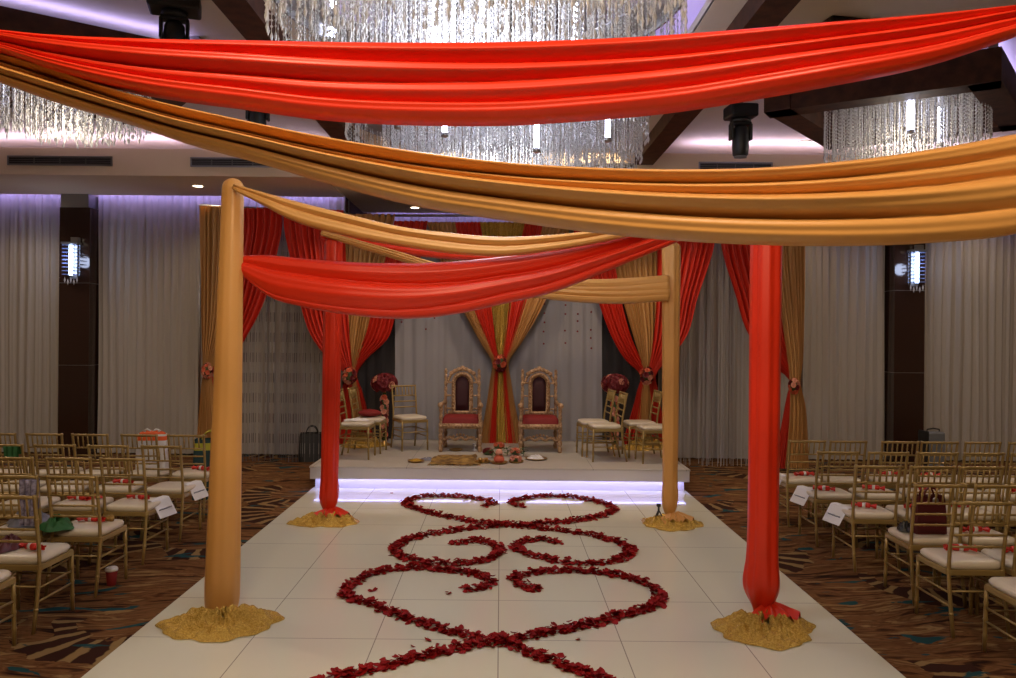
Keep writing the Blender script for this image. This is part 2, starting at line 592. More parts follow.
# linear vents
for i, (x0, x1, y, z, lab) in enumerate(((-7.16, -5.66, 11.59, 4.53, 'long grey slot vent in the soffit far left, above the sconce pillar'),
                                         (-4.51, -3.32, 11.59, 4.53, 'grey slot vent in the left soffit beside the long beam'),
                                         (0.95, 1.9, 11.59, 4.50, 'dark slot vent in the middle soffit below the rear chandelier'),
                                         (2.85, 3.9, 11.59, 4.53, 'grey slot vent in the right soffit beside the long beam'))):
    t = thing('slot_vent', lab, 'vent', ((x0 + x1) / 2, y, z))
    W_ = x1 - x0
    fr = MB()
    for zz in (-0.06, 0.06):
        fr.box((0, -0.008, zz), (W_, 0.02, 0.018))
    for xx in (-W_ / 2, W_ / 2):
        fr.box((xx, -0.008, 0), (0.018, 0.02, 0.135))
    fr.build('vent_frame', M['metal'], t, False)
    MB().box((0, 0.004, 0), (W_ - 0.02, 0.006, 0.11)).build('backing', M['black'], t, False)
    sl = MB()
    for k in range(4):
        sl.box((0, -0.004, -0.04 + k * 0.027), (W_ - 0.02, 0.012, 0.008))
    for k in range(1, 4):
        sl.box((-W_ / 2 + k * W_ / 4, -0.006, 0), (0.012, 0.014, 0.11))
    sl.build('slats', M['vent'], t, False)

# visible downlights
dlabs = ['recessed downlight in the left soffit by the gold post', 'recessed downlight in the right soffit behind the gold swag', 'recessed downlight over the stage alcove, left one',
         'recessed downlight over the stage alcove, right one', 'recessed downlight far left in the soffit', 'recessed downlight far right in the soffit', 'recessed downlight beside the right chandelier coffer']
for (x, y, z), lb in zip(SOFFIT + [(4.44, 11.77, 4.95)], dlabs):
    t = thing('downlight', lb, 'ceiling light', (x, y, z), 0, 'recessed downlights')
    MB().lathe([(0.075, -0.012), (0.095, -0.012), (0.10, 0.0), (0.075, 0.0)], n=24, caps=False).build('trim_ring', M['white'], t)
    MB().lathe([(0.001, -0.011), (0.074, -0.011), (0.074, -0.002), (0.001, -0.002)], n=24).build('lens', M['down'], t)

# dance floor
DX0, DX1 = -2.47, 2.47
o = struct(MB().box(((DX0 + DX1) / 2, 4.6, 0.011), (DX1 - DX0, 12.4, 0.022)).build('floor_dance', M['dance'], smooth=False))
TOPZ = 0.022


# ------------------------------------------------------------------ curtains on the walls
def pleated(name, x0, x1, y, z0, z1, pitch, amp, m, label, group=None, step=7):
    n = int((x1 - x0) / pitch * step)
    ph = rng.uniform(-0.9, 0.9, 400)
    nz = 7
    xs = np.linspace(x0, x1, n)
    vs = []
    for i, x in enumerate(xs):
        t = (x - x0) / pitch
        k = int(t)
        a = amp * (0.65 + 0.35 * math.sin(1.7 * k + ph[k % 400]))
        p = t + 0.18 * math.sin(0.7 * t + ph[(k // 3) % 400] * 0.3)
        d = a * math.sin(2 * PI * p) + 0.35 * amp * math.sin(2 * PI * p * 2.3 + 1)
        for j in range(nz):
            v = j / (nz - 1)
            vs.append((x + 0.012 * math.sin(5 * v + t), y + d * (0.75 + 0.25 * (1 - v)) + 0.01 * math.sin(3 * v + t * 0.5), z0 + (z1 - z0) * v))
    fs = [(i * nz + j, (i + 1) * nz + j, (i + 1) * nz + j + 1, i * nz + j + 1) for i in range(n - 1) for j in range(nz - 1)]
    o = MB().add(vs, fs).build(name, m)
    return tag(o, label, 'curtain', group)


G = 'sheer grey wall curtains'
pleated('curtain', -10.4, -7.33, 13.47, 0.02, 4.62, 0.145, 0.042, M['curtain'], 'sheer grey pleated curtain at far left, outside the left sconce pillar', G)
pleated('curtain', -6.79, -2.65, 13.47, 0.02, 4.62, 0.145, 0.042, M['curtain'], 'sheer grey pleated curtain between the left sconce pillar and the stage', G)
pleated('curtain', 2.65, 6.47, 13.47, 0.02, 4.62, 0.145, 0.042, M['curtain'], 'sheer grey pleated curtain between the stage and the right sconce pillar', G)
pleated('curtain', 7.02, 10.4, 13.47, 0.02, 4.62, 0.145, 0.042, M['curtain'], 'sheer grey pleated curtain at far right, outside the right sconce pillar', G)
pleated('curtain', -2.5, 2.5, 15.32, 0.02, 4.70, 0.17, 0.04, M['curtain'], 'violet lit curtain at the back of the alcove above the stage drapes', G)

# ------------------------------------------------------------------ pillars and sconces
for sg, xc, nm in ((-1, -7.06, 'left'), (1, 6.75, 'right')):
    pl = MB()
    pl.box((xc, 13.42, 1.47), (0.5, 0.4, 2.94))
    pl.box((xc, 13.42, 3.53), (0.5, 0.4, 1.16))
    pl.box((xc, 13.425, 2.945), (0.49, 0.39, 0.02))
    o = struct(pl.build('pillar', M['pillar'], smooth=False))
    ts = MB()
    for z in (1.5, 2.86):
        ts.box((xc, 13.42, z), (0.504, 0.404, 0.008))
    tr = ts.build('panel_joint', M['metal'], o, False)
    MB().box((xc + 0.0, 13.41, 4.22), (0.46, 0.4, 0.22)).build('capital', M['metal'], o, False)
    t = thing('wall_sconce', 'glowing glass finned wall sconce on the %s dark pillar' % nm, 'wall light', (xc + (0.0 if sg < 0 else 0.06), 13.215, 3.23), 0, 'pillar sconces')
    MB().box((0, -0.012, 0), (0.12, 0.024, 0.6)).build('backplate', M['metal'], t, False)
    MB().lathe([(0.028, -0.25), (0.031, -0.245), (0.031, -0.01), (0.02, -0.006), (0.02, 0.006), (0.031, 0.01), (0.031, 0.245), (0.028, 0.25)], (0, -0.1, 0), 14).build('lamp_tube', M['sconce'], t)
    for k in range(9):
        z = -0.24 + k * 0.06
        MB().box((0, -0.1, z), (0.22, 0.15, 0.014)).build('glass_fin', M['fin'], t, False)
    tp = MB()
    tp.box((0, -0.1, 0.275), (0.26, 0.15, 0.03)); tp.box((0.05, -0.06, 0.33), (0.12, 0.08, 0.09))
    tp.build('top_cap', M['metal'], t, False)
    for k in range(5):
        MB().octa((-0.1 + k * 0.05, -0.1, -0.33 - 0.03 * (k % 2)), 0.016, 0.055).build('crystal_drop', M['crystal'], t, False)
    lamp_point((xc, 12.9, 3.23), 6, (0.6, 0.7, 1.0), 0.1)


# ------------------------------------------------------------------ coffer frames, chandeliers, moving heads
def coffer(A, B, Cc, label_nm):
    D_ = (B[0] + Cc[0] - A[0], B[1] + Cc[1] - A[1])
    cs = [A, B, D_, Cc]
    m = MB()
    cx = sum(c[0] for c in cs) / 4; cy = sum(c[1] for c in cs) / 4
    for i in range(4):
        a, b = cs[i], cs[(i + 1) % 4]
        k = 0.14
        d = Vector((b[0] - a[0], b[1] - a[1])).normalized()
        nrm = Vector((-d.y, d.x))
        mid = Vector(((a[0] + b[0]) / 2, (a[1] + b[1]) / 2))
        if nrm.dot(Vector((cx, cy)) - mid) < 0:
            nrm = -nrm
        off = nrm * k
        m.beam((a[0] + off.x, a[1] + off.y), (b[0] + off.x, b[1] + off.y), 0.28, 4.5, 4.82)
    o = struct(m.build('ceiling_coffer', M['darkwood'], smooth=False))
    lm = MB(); hm = MB()
    for i in range(4):
        a, b = cs[i], cs[(i + 1) % 4]
        q = lambda c: (c[0] + (cx - c[0]) * 0.10, c[1] + (cy - c[1]) * 0.10)
        lm.beam(q(a), q(b), 0.06, 4.822, 4.84)
        h = q(a)
        hm.box((h[0], h[1], 4.89), (0.1, 0.1, 0.14))
    lm.build('led_strip', M['ledcoffer'], o, False)
    hm.build('hanger', M['metal'], o, False)
    return cx, cy


coffer((2.82, 8.65), (4.67, 7.5), (4.22, 10.35), 'right')
coffer((-2.85, 7.8), (-4.7, 6.45), (-4.2, 9.6), 'left')


def strand_mesh(Ln, seed, bead=0.0095):
    """beads on one thread: a single surface that swells at each bead"""
    r_ = random.Random(seed)
    prof = [(0.0016, 0.0)]
    z = -0.012
    while z > -Ln + 0.06:
        b_ = bead * r_.uniform(0.75, 1.15)
        prof += [(0.0022, z + 0.0115), (b_, z), (0.0022, z - 0.0115)]
        z -= 0.040
    prof += [(0.0022, z + 0.005), (bead * 1.25, z - 0.028), (0.001, z - 0.062)]
    return MB().lathe(prof, n=5)


def chandelier(cx, cy, R, ztop, spots, tubes, label, ncount=100, rim=None, plate=1.0):
    """spots: list of (x, y, z_top, length)"""
    t = thing('crystal_chandelier', label, 'chandelier', (cx, cy, ztop), 0, 'crystal chandeliers')
    R0 = R * plate
    MB().lathe([(R0 * 0.98, 0.0), (R0, 0.01), (R0, 0.05), (R0 * 0.5, 0.07), (0.2, 0.07), (0.2, max(0.09, 5.2 - ztop if abs(cx) < 1 else 4.95 - ztop))], n=48).build('mounting_plate', M['vent'], t)
    if rim:
        rp = [(1.01, 0.0), (1.02, 0.0), (1.02, 0.08), (1.01, 0.08), (0.84, 0.10), (0.84, 0.085), (1.0, 0.07), (1.01, 0.0)]
        MB().lathe([(R * a, rim - ztop + b) for a, b in rp], n=64, caps=False).build('rim', M['metal'], t)
        for k in range(8):
            a = PI * k / 4 + 0.2
            MB().tube([(R * 0.84 * math.cos(a), R * 0.84 * math.sin(a), rim - ztop + 0.09), (R * 0.82 * math.cos(a), R * 0.82 * math.sin(a), 0.0)], 0.012, 6).build('rim_hanger', M['metal'], t)
    for (x, y, z0, z1) in tubes:
        tb = MB().tube([(x, y, z0 - ztop), (x, y, z1 - ztop)], 0.024, 10).build('light_tube', M['tube'], t)
        MB().lathe([(0.024, -0.02), (0.034, -0.015), (0.034, 0.015), (0.024, 0.02)], (x, y, z1 - ztop - 0.02), 12).build('end_cap', M['metal'], tb)
    spots = sorted(spots, key=lambda s_: s_[1] + 0.0 * s_[0])
    near, rest = spots[:ncount], spots[ncount:]
    cache = {}
    for (x, y, zt, Ln) in near:
        k = round(Ln / 0.06)
        if k not in cache:
            cache[k] = strand_mesh(k * 0.06, k).mesh('crystal_strand', M['crystal'], False)
        put(cache[k], 'crystal_strand', t, (x, y, zt - ztop), (0, 0, random.uniform(0, 3)))
    m = MB()
    tmpl = {}
    for (x, y, zt, Ln) in rest:
        k = round(Ln / 0.06)
        if k not in tmpl:
            tmpl[k] = strand_mesh(k * 0.06, k)
        s_ = tmpl[k]
        m.add([(a + x, b + y, c + zt - ztop) for a, b, c in s_.v], s_.f)
    o = m.build('crystal_strand_mass', M['crystal'], t, False)
    o['kind'] = 'stuff'
    return t


def big_spots(R, zt, zb, off, zr, zrb):
    """two outer rings of short strands under the rim, long strands inside"""
    out = []
    for ring in range(15):
        r = R * (1 - ring * 0.062) if ring < 2 else R * 0.86 * (1 - (ring - 2) * 0.07)
        cnt = max(6, int(2 * PI * r / 0.078))
        for k in range(cnt):
            a = 2 * PI * (k + 0.5 * (ring % 2)) / cnt + random.uniform(-0.02, 0.02)
            x, y = r * math.cos(a), r * math.sin(a)
            if ring < 2:
                out.append((x, y, zr, zr - zrb + random.uniform(-0.05, 0.05)))
            else:
                out.append((x + off, y, zt, zt - zb - 0.10 * (0.5 + 0.5 * math.sin(a * 5 + ring)) + random.uniform(-0.07, 0.03)))
    return out


def tubes_at(px, dep, cx, cy, z0, zb):
    return [((p - VX) * dep / F - cx, dep - cy, z0, z) for p, z in zip(px, zb)]


chandelier(CH1[0], CH1[1], 1.32, 4.78, big_spots(1.32, 4.77, 3.88, 0.0, 4.25, 3.98), tubes_at((330, 432, 572, 480), 5.9, CH1[0], CH1[1], 4.76, (4.25, 4.12, 4.2, 4.3)), 'huge round crystal chandelier nearest the camera, above the red swag', rim=4.25, plate=0.88)
chandelier(CH2[0], CH2[1], 1.60, 4.78, big_spots(1.60, 4.77, 3.84, 0.16, 4.4, 4.15), tubes_at((396, 443, 535, 606), 7.05, CH2[0], CH2[1], 4.76, (3.92, 3.85, 3.72, 3.82)), 'round crystal chandelier behind, seen between the red and gold swags', rim=4.4, plate=0.88)


def side_spots(R, zt, zb):
    out = []
    for ring in range(9):
        r = R * (1 - ring * 0.11)
        cnt = max(5, int(2 * PI * r / 0.07))
        for k in range(cnt):
            a = 2 * PI * k / cnt + ring
            out.append((r * math.cos(a), r * math.sin(a), zt, zt - zb - 0.14 * (r / R) ** 2 + random.uniform(-0.06, 0.04)))
    return out


chandelier(CHL[0], CHL[1], 0.86, 4.74, side_spots(0.86, 4.73, 4.08), [(0.35, -0.5, 4.7, 4.3), (-0.5, -0.3, 4.7, 4.35)], 'crystal chandelier over the left chairs, partly under the gold swag')
chandelier(CHR[0], CHR[1], 0.83, 4.74, side_spots(0.83, 4.73, 4.0), [(-0.27, -0.66, 4.7, 4.22), (0.5, 0.2, 4.7, 4.3)], 'crystal chandelier inside the dark square coffer over the right chairs')


def moving_head(x, y, z, rz, lab, bw=0.42):
    t = thing('moving_head_light', lab, 'stage light', (x, y, z), rz, 'black moving head lights')
    bevel(MB().box((0, 0, -0.07), (bw, 0.28, 0.14)).build('base_box', M['black'], t, False), 0.02)
    MB().lathe([(0.1, -0.19), (0.11, -0.18), (0.11, -0.15), (0.1, -0.15)], n=16).build('pan_ring', M['black'], t)
    if z < 4.9:
        MB().tube([(0, 0, -0.01), (0, 0, 4.95 - z)], 0.025, 8).build('hanger_pipe', M['black'], t)
    yk = MB()
    yk.box((0, 0, -0.2), (0.22, 0.1, 0.04))
    for s_ in (-1, 1):
        yk.box((s_ * 0.105, 0, -0.29), (0.03, 0.1, 0.18))
    bevel(yk.build('yoke', M['black'], t, False), 0.01)
    hd = MB().lathe([(0.06, -0.56), (0.082, -0.54), (0.092, -0.45), (0.088, -0.34), (0.082, -0.26), (0.06, -0.225), (0.02, -0.22)], n=18)
    h = hd.build('lamp_head', M['black'], t)
    MB().lathe([(0.001, -0.572), (0.068, -0.568), (0.068, -0.555), (0.001, -0.555)], n=18).build('lens', M['case'], h)
    return t


moving_head(-2.82, 6.85, 4.95, 0.3, 'black moving head light on the ceiling above the left end of the red swag')
moving_head(2.60, 8.75, 4.60, 0.1, 'black moving head light hanging between red and gold swags at right', 0.3)
moving_head(3.1, 7.3, 4.95, 0.2, 'black moving head light on the ceiling above the right end of the red swag').scale = (1, 1, 0.8)
moving_head(-2.62, 8.55, 4.72, 0.1, 'black moving head light in the gap between the swags at left', 0.3)


# ------------------------------------------------------------------ swags of the canopy
def smooth_interp(pts, xs, k=9):
    px = np.array([p[0] for p in pts], float); py = np.array([p[1] for p in pts], float)
    # cubic hermite with finite-difference tangents
    m = np.gradient(py, px)
    out = np.empty(len(xs))
    for i, x in enumerate(xs):
        j = int(np.clip(np.searchsorted(px, x) - 1, 0, len(px) - 2))
        h = px[j + 1] - px[j]
        t = min(max((x - px[j]) / h, 0), 1)
        out[i] = ((2 * t**3 - 3 * t**2 + 1) * py[j] + (t**3 - 2 * t**2 + t) * h * m[j] + (-2 * t**3 + 3 * t**2) * py[j + 1] + (t**3 - t**2) * h * m[j + 1])
    return out


def swag(top, bot, Da, Db, m, label, folds, amp, bulge, group, seed=0, N=110, drift=0.05):
    """a bundled length of cloth hanging between two posts; folds = fold lines across its face (0 top .. 1 bottom)"""
    r_ = random.Random(seed)
    x0, x1 = top[0][0], top[-1][0]
    xs = np.linspace(x0, x1, N)
    yt = smooth_interp(top, xs); yb = smooth_interp(bot, xs)
    MF, MK = 64, 12
    ph = [r_.uniform(-PI, PI) for _ in folds]
    am = [r_.uniform(0.6, 1.2) for _ in range(len(folds) + 2)]
    vs = []
    for i in range(N):
        u = i / (N - 1)
        D = Da + (Db - Da) * u
        a = P(xs[i], yt[i], D); b = P(xs[i], yb[i], D)
        h = a.z - b.z
        fl = [0.0] + [min(0.97, max(0.03, f + drift * math.sin(2.2 * u * PI / 1.3 + ph[k]) )) for k, f in enumerate(folds)] + [1.0]
        fl = sorted(fl)
        endk = min(1.0, 0.35 + 3.0 * min(u, 1 - u))
        for j in range(MF):
            v = j / (MF - 1)
            k = max(q for q in range(len(fl) - 1) if fl[q] <= v + 1e-9)
            wd = max(1e-4, fl[k + 1] - fl[k])
            t = (v - fl[k]) / wd
            # each fold: rolls out quickly at its upper lip and slides back under the next one
            if k == len(fl) - 2:                          # the lowest fold hangs flat and turns under at its edge
                base_p = max(0.0, 1 - abs(2 * t ** 0.8 - 1) ** 5) ** 0.5
            else:
                base_p = math.sin(PI * t ** 0.62) ** 0.75 if 0 < t < 1 else 0.0
            prof = base_p + 0.05 * math.sin(5 * PI * t + 3 * u + ph[0]) * math.sin(PI * t)
            d = amp * am[k] * prof * min(1.0, wd * 3.5) * endk
            env = bulge * max(0.0, 1 - abs(2 * v - 1) ** 3.5) ** 0.5 * (0.7 + 0.5 * v) * min(1, h / 0.12)
            # lower lip is the deepest belly of the cloth
            z = a.z - h * v
            vs.append((a.x + 0.004 * math.sin(9 * u + 7 * v), D - d - env + 0.003 * math.sin(6 * u + 2 * v + ph[0]), z))
        for j in range(MK):
            v = 1 - (j + 1) / (MK + 1)
            vs.append((a.x, D + 0.55 * bulge * math.sin(PI * v) ** 0.6, a.z - h * v))
    n = MF + MK
    fs = [(i * n + j, i * n + (j + 1) % n, (i + 1) * n + (j + 1) % n, (i + 1) * n + j) for i in range(N - 1) for j in range(n)]
    fs += [tuple(range(n - 1, -1, -1)), tuple(range((N - 1) * n, N * n))]
    o = MB().add(vs, fs).build('swag', m)
    return tag(o, label, 'drape', group)


SG = 'swags hung between the canopy posts'
swag([(-110, 24), (-60, 28), (0, 33), (43, 38), (150, 44), (254, 45.5), (380, 47.5), (508, 47), (640, 42), (762, 33), (880, 23), (1016, 8), (1085, -2)],
     [(-110, 38), (-60, 42), (0, 53), (60, 74), (133, 93), (254, 111), (321, 120), (437, 126), (508, 126), (591, 121), (675, 113), (762, 99), (829, 87), (929, 66), (1016, 37), (1085, 12)],
     2.68, 2.68, M['red'], 'bright red satin swag across the top, nearest of the red swags', [0.24, 0.50, 0.72], 0.075, 0.05, SG, 3)
swag([(-110, 30), (-60, 41), (0, 55), (60, 73), (133, 98), (254, 127), (330, 142), (400, 153), (508, 166), (600, 171), (700, 172), (762, 170), (850, 162), (930, 150), (1016, 134), (1085, 124)],
     [(-110, 46), (-60, 60), (0, 83), (60, 104), (133, 126), (190, 145), (254, 162), (337, 186), (421, 207), (508, 221), (595, 233), (680, 241), (760, 245), (850, 246), (930, 243), (1016, 234), (1085, 215)],
     2.78, 2.72, M['gold'], 'wide gold satin swag sagging across the view below the nearest red one', [0.26, 0.42, 0.72], 0.090, 0.05, SG, 5)
swag([(234, 184), (262, 192), (300, 202.5), (350, 215), (402, 227), (450, 233), (500, 237), (552, 235), (590, 231), (640, 221), (700, 205), (760, 186)],
     [(234, 191), (262, 205), (284, 217), (350, 237), (402, 246.5), (464, 255), (500, 256.5), (552, 251), (603, 242), (632, 236), (700, 217), (760, 194)],
     5.86, 5.76, M['gold'], 'thin gold satin swag from the top of the near gold post', [0.45], 0.045, 0.05, SG, 8)
swag([(234, 258), (244, 256), (262, 255), (296, 258), (350, 262), (412, 263), (460, 261), (500, 257), (560, 248), (603, 240), (650, 229), (700, 213), (762, 188)],
     [(234, 266), (244, 276), (268, 296), (303, 307), (350, 315), (402, 319), (464, 313), (500, 305), (552, 293), (603, 273), (644, 256), (675, 243), (762, 196)],
     6.05, 5.92, M['red'], 'red satin swag starting partway up the near gold post', [0.38, 0.84], 0.075, 0.07, SG, 13)
swag([(322, 230), (365, 242), (400, 252), (430, 261), (480, 270), (540, 277), (600, 279), (668, 275)],
     [(322, 236), (365, 250), (400, 261), (430, 271), (480, 287), (537, 298), (580, 302.5), (620, 304), (668, 301)],
     8.78, 8.70, M['gold'], 'gold satin swag ending partway up the rear gold post', [0.3, 0.55, 0.78], 0.04, 0.08, SG, 21)
swag([(322, 231), (400, 238), (500, 243), (600, 238), (672, 231)],
     [(322, 239), (361, 247), (402, 254), (443, 259), (500, 261), (560, 258), (610, 250), (672, 239)],
     8.98, 8.90, M['red'], 'thin red satin swag between the tops of the rear posts', [0.5], 0.03, 0.06, SG, 27)


# ------------------------------------------------------------------ canopy posts
def post(pb, pt, D, h, rb, rt, m, label, nf=7, fold=0.07, foot='straight', seed=0):
    r_ = random.Random(seed)
    xb = P(pb, VY + CZ * F / D, D).x
    dx = P(pt, VY - (h - CZ) * F / D, D).x - xb
    t = thing('canopy_post', label, 'post', (xb, D, TOPZ), 0, 'fabric covered canopy posts')
    ph = [r_.uniform(0, 6.28) for _ in range(4)]

    def fn(u, v):
        a = 2 * PI * u
        v = v * v * (3 - 2 * v)
        z = h * v
        r = rb + (rt - rb) * (v)
        if foot == 'straight':
            r *= 1 - 0.12 * math.exp(-z / 0.05)
        else:                                            # gathered and twisted near the floor
            r *= 1 - 0.45 * math.exp(-((z - 0.05) / 0.10) ** 2) + 0.16 * math.exp(-((z - 0.26) / 0.13) ** 2)
        tw = 0.5 * v + (2.2 * math.exp(-z / 0.25) if foot != 'straight' else 0)
        f = 1 + fold * (math.sin(nf * a + ph[0] + tw * 3) * 0.6 + math.sin((nf - 3) * a + ph[1] - tw * 2) * 0.5 + 0.35 * math.sin((nf + 5) * a + ph[2])) * (0.5 + 0.5 * min(1, z / 0.3))
        cap = max(0.0, 1 - max(0, (v - 0.972) / 0.028) ** 2.6) ** 0.5
        r = max(0.004, r * f * cap)
        return (r * math.cos(a) + dx * v, r * math.sin(a), z)
    MB().grid(fn, 72, 96, close_u=True).build('fabric_sleeve', m, t)
    MB().tube([(0, 0, 0.0), (dx, 0, h * 0.97)], 0.022, 10).build('pole', M['metal'], t)
    MB().lathe([(0.10, 0.0), (0.10, 0.012), (0.03, 0.02)], n=20).build('base_plate', M['metal'], t)
    if foot != 'straight':                              # a tail of the cloth spread on the floor
        def tail(u, v):
            a = -2.3 + 2.1 * u
            rr = 0.05 + 0.17 * v
            return (0.03 + rr * math.cos(a) * 1.1, rr * math.sin(a), 0.075 + 0.05 * (1 - v) - 0.02 * v + 0.025 * math.sin(7 * u * PI + 2 * v) * (0.4 + v))
        MB().grid(tail, 22, 12).build('cloth_tail', m, t)
    return t


PG = 'canopy posts'
post(221.5, 233, 5.96, 3.20, 0.130, 0.078, M['gold'], 'near gold fabric wrapped canopy post on the white floor', 5, 0.035, seed=2)
post(761.5, 767, 5.84, 3.20, 0.106, 0.108, M['red'], 'near red fabric wrapped canopy post beside the right chairs', 5, 0.09, 'twist', seed=5)
post(329, 334, 8.88, 3.12, 0.092, 0.10, M['red'], 'rear red fabric wrapped canopy post in front of the stage', 6, 0.09, 'twist', seed=8)
post(669.5, 671, 8.80, 3.09, 0.075, 0.10, M['gold'], 'rear gold fabric wrapped canopy post in front of the stage', 6, 0.08, 'twist', seed=12)
post(-115, -110, 2.7, 3.22, 0.12, 0.07, M['red'], 'red canopy post standing just outside the view at left', 5, 0.08, 'twist', seed=15)
post(1090, 1088, 2.7, 3.22, 0.12, 0.07, M['gold'], 'gold canopy post standing just outside the view at right', 5, 0.05, seed=17)


def puddle(cx, cy, rx, ry, h, label, seed, z=TOPZ, hole=0.10):
    r_ = random.Random(seed)
    ph = [r_.uniform(0, 6.28) for _ in range(8)]

    def fn(u, v):
        a = 2 * PI * u
        edge = 1 + 0.10 * math.sin(2 * a + ph[0]) + 0.08 * math.sin(3 * a + ph[1]) + 0.05 * math.sin(7 * a + ph[2]) + 0.03 * math.sin(13 * a + ph[6])
        r = hole + (1 - hole) * v
        w_ = 0.3 * math.sin(23 * a + 14 * v + ph[7]) + 0.3 * math.sin(17 * a - 21 * v + ph[0]) + 0.5 * math.sin(9 * v * 2 + 3 * math.sin(a + ph[3])) + 0.5 * math.sin(5 * a + 6 * v + ph[4]) + 0.4 * math.sin(11 * a - 9 * v + ph[5])
        zz = h * (1 - v) ** 0.7 * (0.62 + 0.38 * w_) + 0.024 * (0.7 + w_ * 0.6) * (1 - v ** 8)
        return (rx * r * edge * math.cos(a), ry * r * edge * math.sin(a), max(0.002, zz + 0.004))
    o = MB().grid(fn, 160, 30, close_u=True).build('sequin_cloth', M['sequin'], None, True, (cx, cy, z))
    return tag(o, label, 'cloth', 'gold sequin cloths')


for px, py, rx, ry, h, lab, sd in ((221, 625, 0.375, 0.33, 0.075, 'gold sequin cloth bunched round the foot of the near gold post', 1),
                                   (765, 630, 0.36, 0.32, 0.07, 'gold sequin cloth bunched round the foot of the near red post', 2),
                                   (325.5, 521.5, 0.335, 0.33, 0.06, 'gold sequin cloth bunched round the foot of the rear red post', 3),
                                   (671.5, 524.5, 0.30, 0.33, 0.06, 'gold sequin cloth bunched round the foot of the rear gold post', 4)):
    q = on(px, py, TOPZ)
    puddle(q.x, q.y, rx, ry, h, lab, sd)

# ------------------------------------------------------------------ stage
SY0, SY1, SZ = 10.45, 13.25, 0.33
SX = 2.49
st = thing('stage', 'low white stage with violet light glowing under its front edge', 'stage', (0, SY0, 0))
bevel(MB().box((0, (SY1 - SY0) / 2, SZ - 0.012), (2 * SX, SY1 - SY0, 0.024)).build('deck', M['stage_top'], st, False), 0.004)
MB().box((0, 0.02, (SZ - 0.024 + 0.165) / 2), (2 * SX - 0.02, 0.03, SZ - 0.024 - 0.165)).build('fascia', M['white'], st, False)
MB().box((0, 0.14 + (SY1 - SY0 - 0.2) / 2, 0.15), (2 * SX - 0.10, SY1 - SY0 - 0.2, 0.30)).build('plinth', M['white'], st, False)
MB().box((0, 0.055, 0.176), (2 * SX - 0.10, 0.03, 0.024)).build('led_strip', M['ledstage'], st, False)


# ------------------------------------------------------------------ drapes of the stage and its wings
def drape(rows, Da, Db, m, label, npl, amp, group, seed=0, yoff=0.0):
    """rows: (py, x left, x right) in the plane that runs from depth Da at the left to Db at the right (given per panel)"""
    r_ = random.Random(seed)
    ph = [r_.uniform(-1, 1) for _ in range(64)]
    npl = int(npl * 1.3)
    nu = npl * 9 + 1
    nv = 46
    ys = np.array([r[0] for r in rows], float)
    yv = np.linspace(ys[0], ys[-1], nv)
    xl = smooth_interp([(r[0], r[1]) for r in rows], yv)
    xr = smooth_interp([(r[0], r[2]) for r in rows], yv)
    wmax = max(abs(r[2] - r[1]) for r in rows)
    vs = []
    for j in range(nv):
        wj = xr[j] - xl[j]
        sq = min(1.0, abs(wj) / wmax)
        for i in range(nu):
            u = i / (nu - 1)
            t = u * npl
            k = int(min(t, npl - 1e-6))
            D = Da + (Db - Da) * u
            x = xl[j] + wj * (u + 0.008 * math.sin(6 * PI * u + j * 0.1))
            p = P(x, yv[j], D)
            d = 1.7 * amp * (0.7 + 0.3 * ph[k]) * math.cos(2 * PI * (t + 0.15 * math.sin(j * 0.12 + ph[k]))) * (0.55 + 0.45 * sq)
            d += 0.25 * amp * math.sin(2 * PI * t * 2.2 + ph[(k + 7) % 64] * 2)
            vs.append((p.x, p.y - d + yoff + 0.05 * (1 - sq) * math.sin(PI * u) * -1, p.z))
    fs = [(j * nu + i, j * nu + i + 1, (j + 1) * nu + i + 1, (j + 1) * nu + i) for j in range(nv - 1) for i in range(nu - 1)]
    o = MB().add(vs, fs).build('drape', m)
    return tag(o, label, 'drape', group)


WG = 'tied back drapes of the stage wings'
FLW = 468                                                # floor line of the wings at their depth
STG = 444
# wings (12.3 outer .. 12.75 inner)
drape([(206, 200, 244), (260, 201, 240), (330, 202, 228), (360, 203, 216), (371, 203.5, 212), (385, 202, 213), (420, 199, 217), (FLW, 196, 222)], 12.3, 12.35, M['gold_drape'], 'gold drape at the outer edge of the left wing, tied low with flowers', 7, 0.035, WG, 1)
drape([(208, 228, 284), (226, 230, 283), (260, 227, 276), (295, 222, 267), (330, 214, 251), (350, 210, 238), (365, 207, 220), (371, 206, 214), (390, 207, 218), (430, 209, 226), (FLW, 211, 234)], 12.42, 12.5, M['red_drape'], 'red drape sweeping to the outer tie of the left wing', 7, 0.04, WG, 2)
drape([(210, 284, 344), (226, 284.5, 345), (260, 291, 346), (307, 301, 348), (340, 314, 350), (360, 330, 352), (374, 345, 353), (390, 342, 352), (STG, 336, 352)], 12.45, 12.6, M['red_drape'], 'red drape sweeping to the inner tie of the left wing', 8, 0.04, WG, 3)
drape([(214, 338, 396), (260, 340, 385), (316, 343, 371), (340, 343, 365), (362, 346, 358), (374, 347, 355), (390, 348, 359), (STG, 345, 367)], 12.72, 12.82, M['gold_drape'], 'gold drape at the left corner of the stage, gathered in flowers', 7, 0.04, WG, 4)
drape([(221, 395, 428), (260, 384, 420), (316, 371, 396), (340, 364, 387), (360, 354, 366), (374, 350, 357), (390, 352, 362), (STG, 358, 376)], 12.82, 12.86, M['red_drape'], 'red drape crossing to the tie at the left corner of the stage', 5, 0.035, WG, 5)
